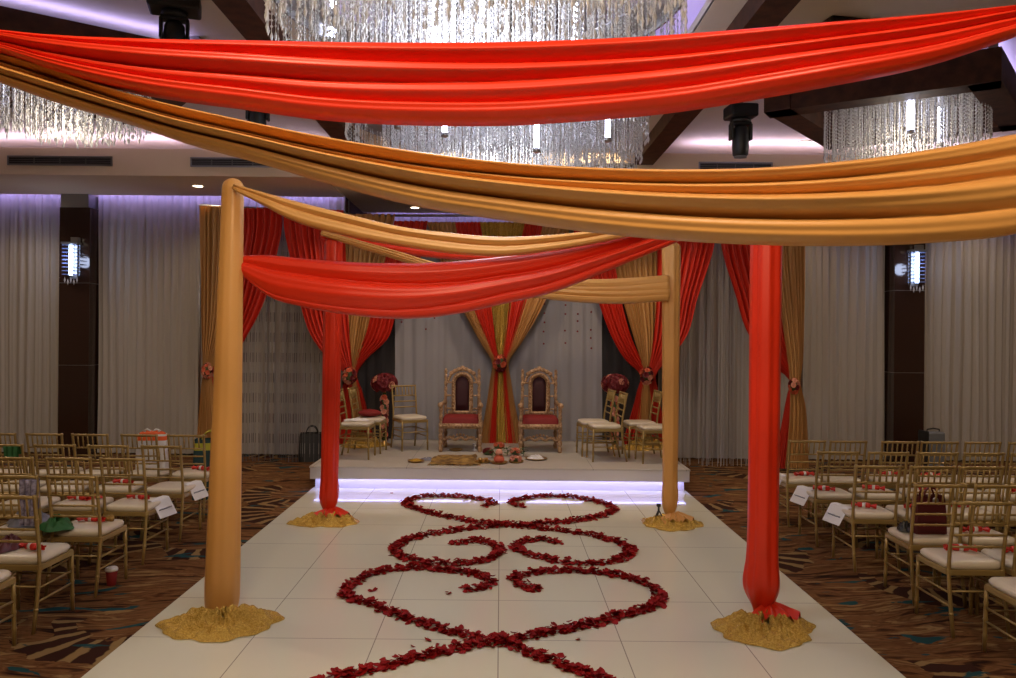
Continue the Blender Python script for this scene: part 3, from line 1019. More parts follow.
# centre column
drape([(222, 427, 455), (260, 440, 462), (312, 464, 475), (345, 482, 490), (362, 492, 496), (380, 490, 495), (STG, 480, 490)], 12.84, 12.84, M['gold_drape'], 'gold drape at the outer left of the centre drapery column', 5, 0.03, WG, 6)
drape([(222, 455, 480), (260, 462, 486), (312, 475, 492), (345, 488, 496), (362, 494, 499), (380, 493, 498), (STG, 488, 497)], 12.84, 12.84, M['red_drape'], 'red drape in the left half of the centre drapery column', 5, 0.03, WG, 7)
drape([(222, 480, 525), (260, 487, 517), (312, 492, 510), (345, 496, 506), (362, 498, 503), (380, 497, 505), (STG, 494, 512)], 12.86, 12.86, M['sequin'], 'gold sequin drape in the middle of the centre drapery column', 7, 0.03, WG, 8)
drape([(222, 525, 543), (260, 517, 536), (312, 508, 524), (345, 504, 513), (362, 502, 507), (380, 503, 508), (STG, 506, 517)], 12.84, 12.84, M['red_drape'], 'red drape in the right half of the centre drapery column', 4, 0.03, WG, 9)
drape([(222, 543, 571), (260, 536, 561), (305, 523, 543), (345, 511, 520), (362, 505, 509), (380, 506, 511), (STG, 513, 523)], 12.84, 12.84, M['gold_drape'], 'gold drape at the outer right of the centre drapery column', 5, 0.03, WG, 10)
# right corner and wing
drape([(221, 571, 606), (260, 581, 614), (305, 599, 622), (340, 613, 632), (362, 627, 642), (374, 640, 647), (390, 637, 645), (STG, 622, 640)], 12.86, 12.82, M['red_drape'], 'red drape crossing to the tie at the right corner of the stage', 5, 0.035, WG, 11)
drape([(214, 604, 664), (260, 613, 662), (310, 625, 660), (340, 634, 657), (362, 641, 652), (374, 643, 651), (390, 641, 652), (STG, 634, 655)], 12.82, 12.72, M['gold_drape'], 'gold drape at the right corner of the stage, gathered in flowers', 7, 0.04, WG, 12)
drape([(208, 656, 718), (244, 657, 714), (299, 656, 697), (340, 653, 684), (360, 650, 668), (374, 648, 656), (390, 650, 658), (STG, 652, 668)], 12.6, 12.45, M['red_drape'], 'red drape sweeping to the inner tie of the right wing', 8, 0.04, WG, 13)
drape([(206, 718, 776), (244, 720, 778), (293, 734, 783), (338, 750, 787), (365, 772, 793), (381, 790, 796), (395, 787, 795), (430, 780, 792), (FLW, 772, 790)], 12.5, 12.42, M['red_drape'], 'red drape sweeping to the outer tie of the right wing', 7, 0.04, WG, 14)
drape([(204, 766, 804), (260, 772, 804), (330, 783, 803), (365, 788, 802), (383, 790, 800), (400, 790, 804), (FLW, 785, 808)], 12.35, 12.3, M['gold_drape'], 'gold drape at the outer edge of the right wing, tied low with flowers', 7, 0.035, WG, 15)
# header rods
for a, b, lab in ((P(198, 205, 12.34), P(345, 212, 12.72), 'header rod carrying the left wing drapes'), (P(338, 215, 12.78), P(664, 215, 12.78), 'header rod carrying the stage drapes'),
                  (P(657, 210, 12.72), P(806, 203, 12.34), 'header rod carrying the right wing drapes')):
    r0 = MB().tube([a + Vector((0, 0.06, 0)), b + Vector((0, 0.06, 0))], 0.022, 10)
    o = r0.build('drape_rod', M['metal'])
    tag(o, lab, 'rod', 'pipe and drape rods')
    e = thing('drape_upright', lab.replace('header rod carrying', 'slim upright behind'), 'upright', (0, 0, 0), 0, 'pipe and drape uprights')
    for q in (a, b):
        MB().tube([(q.x, q.y + 0.12, 0.0 if abs(q.x) > 2.6 else SZ), (q.x, q.y + 0.12, q.z)], 0.02, 8).build('upright_tube', M['metal'], e)

# white sheer behind the thrones
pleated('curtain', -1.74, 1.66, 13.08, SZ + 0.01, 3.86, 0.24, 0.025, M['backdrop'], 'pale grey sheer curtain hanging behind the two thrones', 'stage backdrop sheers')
pleated('curtain', -2.48, -1.70, 13.18, SZ + 0.01, 3.86, 0.2, 0.02, M['alcove_shade'], 'dark stand-in for alcove shade behind the left corner of the stage', 'alcove shade sheets')  # dark pleated sheets added in place of the unlit alcove beside the sheer
pleated('curtain', 1.62, 2.48, 13.18, SZ + 0.01, 3.86, 0.2, 0.02, M['alcove_shade'], 'dark stand-in for alcove shade behind the right corner of the stage', 'alcove shade sheets')


# string curtains in the wing openings
def strings(x0, x1, y, z1, m, label, seed):
    r_ = random.Random(seed)
    mb = MB()
    n = int((x1 - x0) / 0.020)
    for i in range(n):
        if r_.random() < 0.30:
            continue
        x = x0 + (x1 - x0) * (i + r_.uniform(-0.5, 0.5)) / n
        yy = y + r_.uniform(-0.05, 0.05)
        zb = r_.choice((0.03, 0.06, 0.1, 0.02))
        rr = r_.uniform(0.003, 0.007)
        mb.tube([(x, yy, zb), (x + r_.uniform(-0.01, 0.01), yy, z1 * 0.5), (x, yy, z1)], rr, 4, False)
    o = mb.build('string_curtain', m)
    tag(o, label, 'curtain', 'string curtains', 'stuff')
    return o


strings(-4.1, -2.62, 12.68, 3.95, M['banded'], 'white string curtain with darker bands in the left wing opening', 1)
strings(2.62, 4.15, 12.68, 3.95, M['string'], 'plain white string curtain in the right wing opening', 2)


# ------------------------------------------------------------------ roses, tie-backs, flower stands
def rose_mesh(m, seed, name):
    r_ = random.Random(seed)
    mb = MB()
    for ring, (n, rad, tilt, hh) in enumerate(((3, 0.25, 0.25, 0.62), (5, 0.5, 0.5, 0.55), (6, 0.8, 0.85, 0.42))):
        for k in range(n):
            a0 = 2 * PI * k / n + ring * 0.6 + r_.uniform(-0.15, 0.15)

            def fn(u, v):
                w_ = (u - 0.5) * 2
                a = a0 + w_ * (PI / n) * 1.35
                r = rad * (0.35 + 0.65 * v ** 0.8) * (1 + tilt * 0.25 * v * v)
                z = -0.35 + (hh + 0.35) * math.sin(v * PI * 0.5 * (1 + 0.25 * tilt)) - 0.18 * w_ * w_ * v
                return (r * math.cos(a), r * math.sin(a), z)
            mb.grid(fn, 5, 5)
    mb.ball((0, 0, 0.05), 0.35, 5, (1, 1, 1.2))
    return mb.mesh(name, m)


ROSE = {k: rose_mesh(M[k], i, 'rose') for i, k in enumerate(('rose', 'peach', 'coral'))}


def roses_on(parent, n, fn, cols, size, seed, nm='rose'):
    r_ = random.Random(seed)
    for i in range(n):
        p, d = fn(i, n, r_)
        o = put(ROSE[r_.choice(cols)], nm, parent, p)
        q = Vector(d).normalized().to_track_quat('Z', 'Y')
        o.rotation_euler = q.to_euler()
        s_ = size * r_.uniform(0.8, 1.2)
        o.scale = (s_, s_, s_)


def sphere_pt(rad, sq, zmin=-1.0):
    def fn(i, n, r_):
        z = 1 - (1 - zmin) * (i + 0.5) / n
        a = i * 2.39996 + r_.uniform(-0.2, 0.2)
        s_ = math.sqrt(max(0, 1 - z * z))
        d = Vector((s_ * math.cos(a), s_ * math.sin(a), z))
        return Vector((d.x * rad * sq[0], d.y * rad * sq[1], d.z * rad * sq[2])), d
    return fn


for px, py, D, lab in ((207, 371, 12.2, 'flower tieback on the outer gold drape of the left wing'), (349.5, 376, 12.38, 'flower tieback at the left corner of the stage'),
                       (500, 363, 12.72, 'flower tieback on the centre drapery column between the thrones'), (647, 376, 12.38, 'flower tieback at the right corner of the stage'),
                       (794, 386, 12.2, 'flower tieback on the outer gold drape of the right wing')):
    p = P(px, py, D)
    t = thing('flower_tieback', lab, 'flowers', p, 0, 'flower tiebacks')
    if abs(p.x) > 4:
        t.scale = (0.78, 0.78, 0.9)
    MB().ball((0, 0.02, 0), 0.07, 8, (1, 0.7, 1.2)).build('flower_foam', M['leaf'], t)
    roses_on(t, 18, sphere_pt(0.085, (1.0, 0.8, 1.4)), ('coral', 'peach', 'rose', 'coral'), 0.048, int(px))

for px, py, D, lab in ((384.5, 383, 12.5, 'tall flower stand topped by a dark red rose ball, left of the thrones'), (615, 384, 12.3, 'tall flower stand topped by a dark red rose ball, right of the thrones')):
    top = P(px, py, D)
    t = thing('flower_stand', lab, 'flower stand', (top.x, D, SZ), 0, 'rose ball stands')
    H = top.z - SZ
    MB().lathe([(0.12, 0), (0.12, 0.015), (0.03, 0.05), (0.022, 0.1), (0.022, H - 0.08), (0.06, H - 0.05)], n=16).build('pedestal', M['brass'], t)
    bl = MB().ball((0, 0, H), 0.15, 10, (1.1, 1.1, 0.75)).build('flower_ball', M['rose'], t)
    roses_on(bl, 60, lambda i, n, r_: (lambda pd: (pd[0] + Vector((0, 0, H)), pd[1]))(sphere_pt(0.165, (1.15, 1.15, 0.8), -0.75)(i, n, r_)), ('rose', 'rose', 'rose', 'rose', 'peach'), 0.05, int(px) + 1)

    def spiral(i, n, r_):
        z = 0.1 + (H - 0.3) * i / n
        a = i * 1.9
        d = Vector((math.cos(a), math.sin(a), 0.2))
        return Vector((0.04 * math.cos(a), 0.04 * math.sin(a), z)), d
    gl = MB().tube([(0, 0, 0.08), (0, 0, H - 0.15)], 0.035, 8).build('flower_garland', M['leaf'], t)
    roses_on(gl, 30, spiral, ('peach', 'coral', 'rose', 'peach'), 0.045, int(px) + 2)

# hanging petal strings in front of the stage sheer
for i, (px, y0, y1) in enumerate(((403, 322, 332), (427, 316, 340), (436, 318, 322), (545, 304, 345), (566, 305, 345), (579, 314, 342), (592, 302, 350))):
    top = P(px, 217, 12.88)
    t = thing('petal_string', 'thread strung with dark petals, %s from the left, before the stage sheer' % ('first', 'second', 'third', 'fourth', 'fifth', 'sixth', 'seventh')[i], 'garland', top, 0, 'hanging petal strings')
    zb = P(px, y1, 12.88).z - top.z
    MB().tube([(0, 0, 0.06), (0, 0, zb)], 0.0015, 4).build('thread', M['string'], t)
    zz = P(px, y0, 12.88).z - top.z
    while zz > zb:
        MB().ball((random.uniform(-0.01, 0.01), 0, zz), 0.016, 5, (1, 0.5, 1)).build('petal', M['rose'], t)
        zz -= random.uniform(0.10, 0.30)


# ------------------------------------------------------------------ thrones
def turned(z0, z1, r, nb, c, n=12):
    pr = []
    N = nb * 8
    for i in range(N + 1):
        t = i / N
        rr = r * (0.62 + 0.38 * abs(math.sin(PI * nb * t)) ** 0.6)
        pr.append((rr, z0 + (z1 - z0) * t))
    return MB().lathe(pr, c, n)


def throne():
    t = thing('throne', 'carved gilt throne with red velvet seat, on the left of the centre drapery', 'throne', (0, 0, 0), 0, 'pair of gilt thrones')
    W_ = 0.29
    for sx in (-1, 1):
        turned(0, 0.36, 0.034, 4, (sx * W_, -0.27, 0)).build('leg', M['throne'], t)
        turned(0, 0.36, 0.034, 4, (sx * W_ * 0.88, 0.2, 0)).build('leg', M['throne'], t)
        turned(0.36, 0.68, 0.028, 3, (sx * W_, -0.27, 0)).build('arm_post', M['throne'], t)
        ar = MB()
        ar.tube([(sx * W_ * 1.02, -0.31, 0.70), (sx * W_, -0.2, 0.705), (sx * W_ * 0.95, 0.0, 0.69), (sx * W_ * 0.9, 0.2, 0.72)], [0.034, 0.028, 0.026, 0.03], 8)
        ar.ball((sx * W_ * 1.02, -0.32, 0.695), 0.042, 8)
        ar.build('armrest', M['throne'], t)
        bp = turned(0.36, 1.13, 0.026, 8, (sx * W_ * 0.88, 0.23, 0))
        bp.ball((sx * W_ * 0.88, 0.23, 1.15), 0.024, 6)
        bp.lathe([(0.02, 1.165), (0.026, 1.18), (0.006, 1.215)], (sx * W_ * 0.88, 0.23, 0), 8)
        bp.build('back_post', M['throne'], t)
    fr = MB()
    fr.box((0, -0.035, 0.385), (2 * W_ + 0.06, 0.53, 0.075))
    for k in range(13):
        fr.ball((-W_ + k * W_ / 6, -0.302, 0.385), 0.02, 5)
    fr.build('seat_frame', M['throne'], t)
    cu = MB()
    cu.grid(lambda u, v: ((u - 0.5) * 0.56, -0.29 + v * 0.48, 0.41 + 0.115 * (1 - (2 * u - 1) ** 14) ** 0.5 * (1 - (2 * v - 1) ** 14) ** 0.5), 30, 30)
    cu.build('seat_cushion', M['velvet'], t)
    # carved front stretcher with scrolls
    sr = MB()
    sr.tube([(x, -0.25, 0.2 + 0.02 * math.cos(x * 40)) for x in np.linspace(-W_, W_, 25)], 0.022, 8)
    for k in range(9):
        sr.ball((-0.2 + k * 0.05, -0.26, 0.235 + 0.025 * math.cos((k - 4) * 0.8)), 0.02, 5)
    sr.build('stretcher', M['throne'], t)
    for sx in (-1, 1):
        MB().tube([(sx * W_, -0.27, 0.13), (sx * W_ * 0.88, 0.2, 0.13)], 0.016, 8).build('side_stretcher', M['throne'], t)
    # arched back
    def arch(k, a, hb, hs, n=28):
        """outline: k=half width, from bottom up over a rounded top"""
        pts = [(-k, hb), (-k, hs)]
        for i in range(1, n):
            an = PI - PI * i / n
            pts.append((k * math.cos(an), hs + a * math.sin(an)))
        pts += [(k, hs), (k, hb)]
        return pts
    inner = arch(0.105, 0.115, 0.57, 0.98)
    outer = arch(0.165, 0.165, 0.52, 1.0)
    bf = MB()
    n = len(inner)
    vs = []
    for (x, z), (X, Z) in zip(inner, outer):
        ya = 0.21
        vs += [(x, ya - 0.012, z), ((x + X) / 2, ya - 0.035, (z + Z) / 2), (X, ya - 0.012, Z), (X, ya + 0.03, Z), (x, ya + 0.03, z)]
    fs = [(i * 5 + j, i * 5 + (j + 1) % 5, (i + 1) * 5 + (j + 1) % 5, (i + 1) * 5 + j) for i in range(n - 1) for j in range(5)]
    fs += [(0, 1, 2, 3, 4), tuple((n - 1) * 5 + k for k in (4, 3, 2, 1, 0))]
    bf.add(vs, fs)
    bf.box((0, 0.22, 0.535), (0.44, 0.045, 0.06))
    for i in range(1, n - 1, 2):
        (x, z), (X, Z) = inner[i], outer[i]
        bf.ball(((x * 0.4 + X * 0.6), 0.17, z * 0.4 + Z * 0.6), 0.022, 5)
    for k in range(9):
        zz = 0.6 + k * 0.05
        for sx in (-1, 1):
            bf.ball((sx * 0.136, 0.175, zz), 0.018, 5)
            if k in (0, 4, 8):
                bf.ball((sx * 0.20, 0.2, zz), 0.02, 6, (2.2, 0.8, 0.7))
    bf.build('back_frame', M['throne'], t)
    cr = MB()
    for k in range(-6, 7):
        a = k / 6
        cr.ball((a * 0.17, 0.2, 1.15 + 0.06 * math.cos(a * PI / 2 * 1.1)), 0.028 if k % 2 else 0.035, 6)
    cr.ball((0, 0.2, 1.235), 0.03, 6, (1.2, 0.8, 0.8))
    cr.build('crest', M['throne'], t)
    for sx in (-1, 1):
        wg = MB()
        for k in range(5):
            wg.ball((sx * (0.175 + 0.014 * k), 0.2, 1.12 - 0.03 * k), 0.022, 6)
        wg.build('scroll', M['throne'], t)
    bk = MB()
    pts = arch(0.108, 0.118, 0.565, 0.98)
    cx_, cz_ = 0, 0.85
    vs = [(0, 0.178, cz_)] + [(x * 0.6, 0.182, cz_ + (z - cz_) * 0.6) for x, z in pts] + [(x, 0.203, z) for x, z in pts] + [(x, 0.235, z) for x, z in pts]
    k = len(pts)
    fs = [(0, 1 + i, 1 + (i + 1) % k) for i in range(k)]
    for b0 in (1, 1 + k):
        fs += [(b0 + i, b0 + i + k, b0 + (i + 1) % k + k, b0 + (i + 1) % k) for i in range(k)]
    bk.add(vs, fs)
    bk.build('back_cushion', M['velvet_dark'], t)
    return t


t0 = throne()
t0.location = ((462 - VX) * 12.05 / F, 12.1, SZ)
dup(t0, ((540.5 - VX) * 12.05 / F, 12.1, SZ), 0, 'carved gilt throne with red velvet seat, on the right of the centre drapery')


# ------------------------------------------------------------------ chiavari chairs
def chair():
    t = thing('chiavari_chair', 'x', 'chair', (0, 0, 0), 0, 'gold chiavari chairs')
    HW = 0.185

    def bamboo(p0, p1, r, nb=4, n=7):
        p0 = Vector(p0); p1 = Vector(p1)
        pts, rs = [p0], [r]
        for k in range(1, nb):
            c = p0.lerp(p1, k / nb)
            d = (p1 - p0).normalized() * 0.012
            pts += [c - d, c, c + d]
            rs += [r, r * 1.28, r]
        pts.append(p1)
        rs.append(r)
        return MB().tube(pts, rs, n)
    for s in (-1, 1):
        bamboo((s * 0.2, 0.395, 0), (s * 0.195, 0.385, 0.43), 0.0135).build('leg', M['chair'], t)
        lg = MB()
        pts = [(s * 0.19, -0.075, 0), (s * 0.19, -0.045, 0.15), (s * HW, -0.012, 0.32), (s * HW, 0, 0.44), (s * HW, -0.012, 0.58), (s * HW, -0.042, 0.76), (s * 0.188, -0.072, 0.915), (s * 0.188, -0.074, 0.93)]
        lg.tube(pts, [0.013, 0.014, 0.0135, 0.0145, 0.013, 0.014, 0.013, 0.016], 7)
        for q in (1, 3, 5):
            x, y, z = pts[q]
            lg.lathe([(0.013, -0.012), (0.018, 0), (0.013, 0.012)], (x, y, z), 7)
        lg.build('leg', M['chair'], t)
    sf = MB()
    for a, b in (((-0.195, 0.385), (0.195, 0.385)), ((-0.185, 0), (0.185, 0)), ((-0.185, 0), (-0.195, 0.385)), ((0.185, 0), (0.195, 0.385))):
        sf.beam(a, b, 0.034, 0.405, 0.445)
    sf.box((0, 0.19, 0.435), (0.36, 0.38, 0.012))
    bevel(sf.build('seat_frame', M['chair'], t, False), 0.006)

    def cush(u, v):
        a = 2 * PI * u
        c_, s_ = math.cos(a), math.sin(a)
        e = 0.32
        x = math.copysign(abs(c_) ** e, c_) * 0.205
        y = math.copysign(abs(s_) ** e, s_) * 0.205
        ps = ((0.94, 0.446), (1.0, 0.462), (1.0, 0.478), (0.95, 0.492), (0.8, 0.499), (0.45, 0.502), (0.001, 0.514))
        k, z = ps[round(v * 6)]
        return (x * k, 0.195 + y * k, z)
    MB().grid(cush, 36, 7, close_u=True).build('seat_cushion', M['cushion'], t)

    def byz(z):
        return -0.012 - (z - 0.58) * 0.18
    bamboo((-0.2, -0.072, 0.915), (0.2, -0.072, 0.915), 0.0125, 5).build('top_rail', M['chair'], t)
    for z in (0.775, 0.69, 0.605):
        bamboo((-HW, byz(z), z), (HW, byz(z), z), 0.0095, 4, 6).build('back_rail', M['chair'], t)
    for k in range(6):
        x = -0.185 + 0.37 * (k + 1) / 7
        bamboo((x, byz(0.775), 0.775), (x, -0.071, 0.91), 0.0075, 2, 6).build('spindle', M['chair'], t)
    for s in (-1, 1):
        for z in (0.2, 0.29):
            MB().tube([(s * 0.19, -0.03, z), (s * 0.197, 0.388, z)], 0.008, 6).build('stretcher', M['chair'], t)
    MB().tube([(-0.197, 0.39, 0.27), (0.197, 0.39, 0.27)], 0.008, 6).build('stretcher', M['chair'], t)
    MB().tube([(-0.187, -0.018, 0.3), (0.187, -0.018, 0.3)], 0.008, 6).build('stretcher', M['chair'], t)
    t.scale = (1.02, 1.02, 1.02)
    return t


ORD = ['aisle seat', 'second from the aisle', 'third from the aisle', 'fourth from the aisle', 'fifth from the aisle', 'sixth from the aisle']
ROW = ['first row', 'second row', 'third row', 'fourth row', 'fifth row', 'sixth row']
proto = chair()
used = [False]
CH = {}


def place_chair(x, y, z, rz, label, group):
    if not used[0]:
        used[0] = True
        o = proto
        o.location = (x, y, z)
        o.rotation_euler = (0, 0, rz)
        o['label'] = label
        o['group'] = group
    else:
        o = dup(proto, (x, y, z), rz, label, group)
    return o


RIGHT = [(8.75, [3.36, 3.81, 4.38, 4.81, 5.28, 5.76]), (7.93, [3.35, 3.85, 4.34, 4.80, 5.27]), (7.08, [3.35, 3.83, 4.26, 4.71]), (6.2, [3.42, 3.88]), (5.55, [3.35, 3.81]), (4.83, [3.42])]
LEFT = [(8.76, [-3.44, -3.95, -4.49, -4.99, -5.50]), (7.92, [-3.35, -3.88, -4.41, -4.92]), (7.12, [-3.36, -3.84, -4.35]), (6.23, [-3.33, -3.80]), (5.47, [-3.37]), (4.80, [-3.40])]
for side, rows in (('right', RIGHT), ('left', LEFT)):
    for i, (D, xs) in enumerate(rows):
        for j, x in enumerate(xs):
            CH[side, i, j] = (x, D + 0.072)
            place_chair(x, D + 0.072, 0, random.uniform(-0.035, 0.035),
                        'gold chiavari chair, %s, %s from the stage, %s block' % (ORD[j], ROW[i], side), 'audience chairs of the %s block' % side)
# chairs on the stage
for x, y, rz, lab in ((-2.20, 11.25, -PI / 2 - 0.06, 'gold chair with a folded white cloth on it at the left edge of the stage'),
                      (-2.12, 11.8, -PI / 2 - 0.06, 'gold chair with a red cushion on it, behind the chair with white cloth'),
                      (-1.46, 12.28, PI + 0.5, 'gold chair facing the room beside the left rose stand and throne'),
                      (1.66, 11.25, PI / 2 + 0.1, 'gold chair right of the right throne, nearer of that pair'),
                      (1.56, 11.72, PI / 2 + 0.1, 'gold chair right of the right throne, farther of that pair'),
                      (2.33, 11.12, PI / 2 + 0.08, 'gold chair at the right edge of the stage behind the gold post, nearer one'),
                      (2.22, 11.62, PI / 2 + 0.08, 'gold chair at the right edge of the stage behind the gold post, farther one')):
    place_chair(x, y, SZ, rz, lab, 'chairs on the stage')

# ------------------------------------------------------------------ rose petal scroll on the white floor
def gp(cx, cy):                                          # point read in the detail view -> floor
    px = 330 + 0.34449 * cx
    py = 480 + 0.34449 * cy
    q = on(px, py, TOPZ + 0.012)
    return (q.x, q.y)


CURVES = [
    ([(495, 465), (400, 450), (300, 425), (200, 390), (110, 357), (50, 338), (52, 310), (110, 275), (170, 260), (250, 254), (330, 260), (400, 268), (444, 279), (466, 294), (448, 309), (392, 316)], 0.062),
    ([(505, 465), (600, 447), (700, 427), (800, 405), (890, 380), (958, 352), (940, 312), (880, 287), (800, 269), (720, 263), (640, 263), (575, 270), (533, 286), (558, 303), (608, 319)], 0.062),
    ([(495, 468), (400, 482), (300, 502), (200, 527), (100, 552), (10, 576), (-80, 602)], 0.055),
    ([(505, 468), (560, 490), (640, 522), (720, 552), (800, 582), (880, 612)], 0.055),
    ([(500, 131), (420, 138), (330, 150), (250, 165), (205, 184), (188, 202), (215, 224), (280, 238), (360, 242), (440, 233), (482, 215), (494, 203), (476, 187), (430, 176), (350, 182)], 0.07),
    ([(505, 131), (600, 138), (700, 150), (790, 165), (850, 187), (872, 208), (845, 226), (790, 240), (700, 240), (625, 227), (560, 208), (536, 192), (558, 177), (610, 171), (668, 182)], 0.07),
    ([(495, 129), (420, 121), (340, 105), (270, 88), (225, 70), (222, 61), (255, 50), (310, 45), (380, 47), (436, 55), (474, 66), (448, 75)], 0.075),
    ([(502, 129), (600, 126), (700, 118), (780, 105), (818, 91), (822, 80), (790, 66), (720, 51), (640, 45), (575, 50), (528, 62), (540, 71), (562, 78)], 0.075),
]


def petal_mesh(seed):
    r_ = random.Random(seed)
    L_, W_ = r_.uniform(0.9, 1.1), r_.uniform(0.8, 1.05)
    cu = r_.uniform(0.15, 0.4)
    tw = r_.uniform(-0.2, 0.2)
    mb = MB()

    def fn(u, v):
        w_ = (u - 0.5) * 2
        sh = math.sin(PI * (0.08 + 0.84 * v)) ** 0.6 * (0.55 + 0.45 * v)
        return (w_ * W_ * sh, (v - 0.5) * 2 * L_, cu * (w_ * w_ * sh + (2 * v - 1) ** 2) + tw * w_ * v + 0.02)
    mb.grid(fn, 6, 6)
    mn = min(p[2] for p in mb.v)
    mb.v = [(a, b, c - mn) for a, b, c in mb.v]
    return mb


PM = [petal_mesh(k) for k in range(6)]
petals = []
for pts, wd in CURVES:
    wp = [gp(*p) for p in pts]
    # resample densely with catmull-rom
    dense = []
    for i in range(len(wp) - 1):
        p0 = wp[max(i - 1, 0)]; p1 = wp[i]; p2 = wp[i + 1]; p3 = wp[min(i + 2, len(wp) - 1)]
        n = max(3, int(math.dist(p1, p2) / 0.02))
        for k in range(n):
            t = k / n
            q = [0.5 * (2 * p1[a] + (p2[a] - p0[a]) * t + (2 * p0[a] - 5 * p1[a] + 4 * p2[a] - p3[a]) * t * t + (3 * p1[a] - p0[a] - 3 * p2[a] + p3[a]) * t ** 3) for a in (0, 1)]
            dense.append(q)
    for (x, y) in dense:
        for _ in range(5 if random.random() < 0.5 else 4):
            petals.append((x + max(-1.6, min(1.6, random.gauss(0, 1))) * wd * 0.48, y + max(-1.7, min(1.7, random.gauss(0, 1))) * wd * 0.55))
STRAY = [gp(*p) for p in ((345, 328), (285, 462), (312, 475), (178, 36), (118, 320), (130, 318), (720, 460), (340, 322), (560, 455), (240, 480))]
petals += STRAY
petals.sort(key=lambda p: p[1])
inview = [p for p in petals if p[1] > 4.84]
near = [p for p in inview[:300]]
cells = {}


def petal_place(x, y):
    k = (int(x / 0.05), int(y / 0.05))
    c = cells.get(k, 0)
    cells[k] = c + 1
    return TOPZ + 0.001 + min(c, 5) * 0.006


PML = [m_.mesh('rose_petal', M['petal']) for m_ in PM]
heap = MB()
for i, (x, y) in enumerate(petals):
    z = petal_place(x, y)
    s_ = random.uniform(0.018, 0.030)
    e = Euler((random.uniform(-0.35, 0.35), random.uniform(-0.35, 0.35), random.uniform(0, 2 * PI)))
    k = random.randrange(6)
    R_ = e.to_matrix()
    zmin = min((R_ @ Vector(v)).z for v in PM[k].v) * s_
    if 0 <= i - (len(petals) - len(inview)) < 300:
        o = put(PML[k], 'rose_petal', None, (x, y, z - zmin), e)
        o.scale = (s_, s_, s_)
        tag(o, 'dark red rose petal in the petal trail nearest the camera', 'petal', 'scattered rose petals')
    else:
        heap.add([R_ @ Vector(v) * s_ + Vector((x, y, z - zmin)) for v in PM[k].v], PM[k].f)
o = heap.build('rose_petal_trail', M['petal'])
tag(o, 'scrolling heart shaped trails of dark red rose petals on the white floor', 'petals', 'scattered rose petals', 'stuff')


# ------------------------------------------------------------------ reserved cards and favours on the seats
def card(side, i, lab):
    x, y = CH[side, i, 0]
    sg = -1 if side == 'right' else 1                    # towards the aisle
    t = thing('seat_card', lab, 'card', (x + sg * 0.185, y + 0.27, 0.515), -sg * 0.2, 'white cards on aisle seats')

    def fn(u, v):                                        # lies on the cushion, then slants down over its edge
        s_ = v * 0.235
        a = 0.05
        if s_ < a:
            q = (s_ - a, 0.0)
        else:
            e = s_ - a
            q = (0.012 + 0.50 * e, -0.86 * e)
        return (sg * q[0], (u - 0.5) * 0.26, q[1] + 0.004)
    MB().grid(fn, 6, 14).build('sheet', M['paper'], t)
    ln = MB()
    pts = []
    for k in range(40):
        a = k / 39
        p = Vector(fn(0.14 + 0.72 * a, 0.66 + 0.022 * math.sin(k * 2.1) * (1 if k % 7 else 0.2)))
        pts.append(p + Vector((sg * 0.004, 0, 0.0015)))
    ln.tube(pts, 0.004, 4)
    ln.build('lettering', M['ink'], t)
    return t


for side, i, lab in (('right', 0, 'white card on the aisle seat of the first row, right block'), ('right', 1, 'white card on the aisle seat of the second row, right block'),
                     ('right', 2, 'white card on the aisle seat of the third row, right block'), ('left', 1, 'white card on the aisle seat of the second row, left block'),
                     ('left', 2, 'white card on the aisle seat of the third row, left block')):
    card(side, i, lab)


def favor_proto():
    t = thing('party_favor', 'x', 'favor', (0, 0, 0), 0, 'red favors on the seats')
    MB().lathe([(0.018, -0.055), (0.024, -0.045), (0.026, 0), (0.024, 0.045), (0.018, 0.055)], (0, 0, 0.026), 12, Matrix.Rotation(PI / 2, 3, 'Y')).build('wrapped_roll', M['favor'], t)
    for s in (-1, 1):
        def fn(u, v):
            a = 2 * PI * u
            r = (0.010 + 0.024 * v) * (1 + 0.25 * math.sin(5 * a))
            return (s * (0.055 + 0.05 * v), r * math.cos(a), max(0.002, 0.024 + r * 0.6 * math.sin(a)))
        MB().grid(fn, 20, 5, close_u=True).build('twisted_end', M['favor'], t)
    MB().lathe([(0.0265, -0.014), (0.0275, 0), (0.0265, 0.014)], (0, 0, 0.026), 12, Matrix.Rotation(PI / 2, 3, 'Y')).build('band', M['paper'], t)
    return t


fav = favor_proto()
ff = True
FAV = [('right', 0, 0), ('right', 0, 3), ('right', 1, 0), ('right', 1, 1), ('right', 1, 2), ('right', 1, 4), ('right', 2, 0), ('right', 2, 2), ('right', 3, 1), ('right', 4, 0), ('right', 4, 1), ('right', 0, 2), ('right', 2, 1),
       ('left', 0, 0), ('left', 1, 1), ('left', 2, 1), ('left', 3, 0), ('left', 4, 0), ('left', 2, 0)]
for side, i, j in FAV:
    x, y = CH[side, i, j]
    lab = 'red wrapped favor on the %s, %s, %s block' % (ORD[j] if j == 0 else ORD[j].replace(' from', ' chair from'), ROW[i], side)
    loc = (x + random.uniform(-0.06, 0.08), y + 0.2 + random.uniform(-0.06, 0.08), 0.514)
    rz = random.uniform(-0.5, 0.5)
    if ff:
        ff = False
        fav.location = loc
        fav.rotation_euler = (0, 0, rz)
        fav['label'] = lab
    else:
        dup(fav, loc, rz, lab)


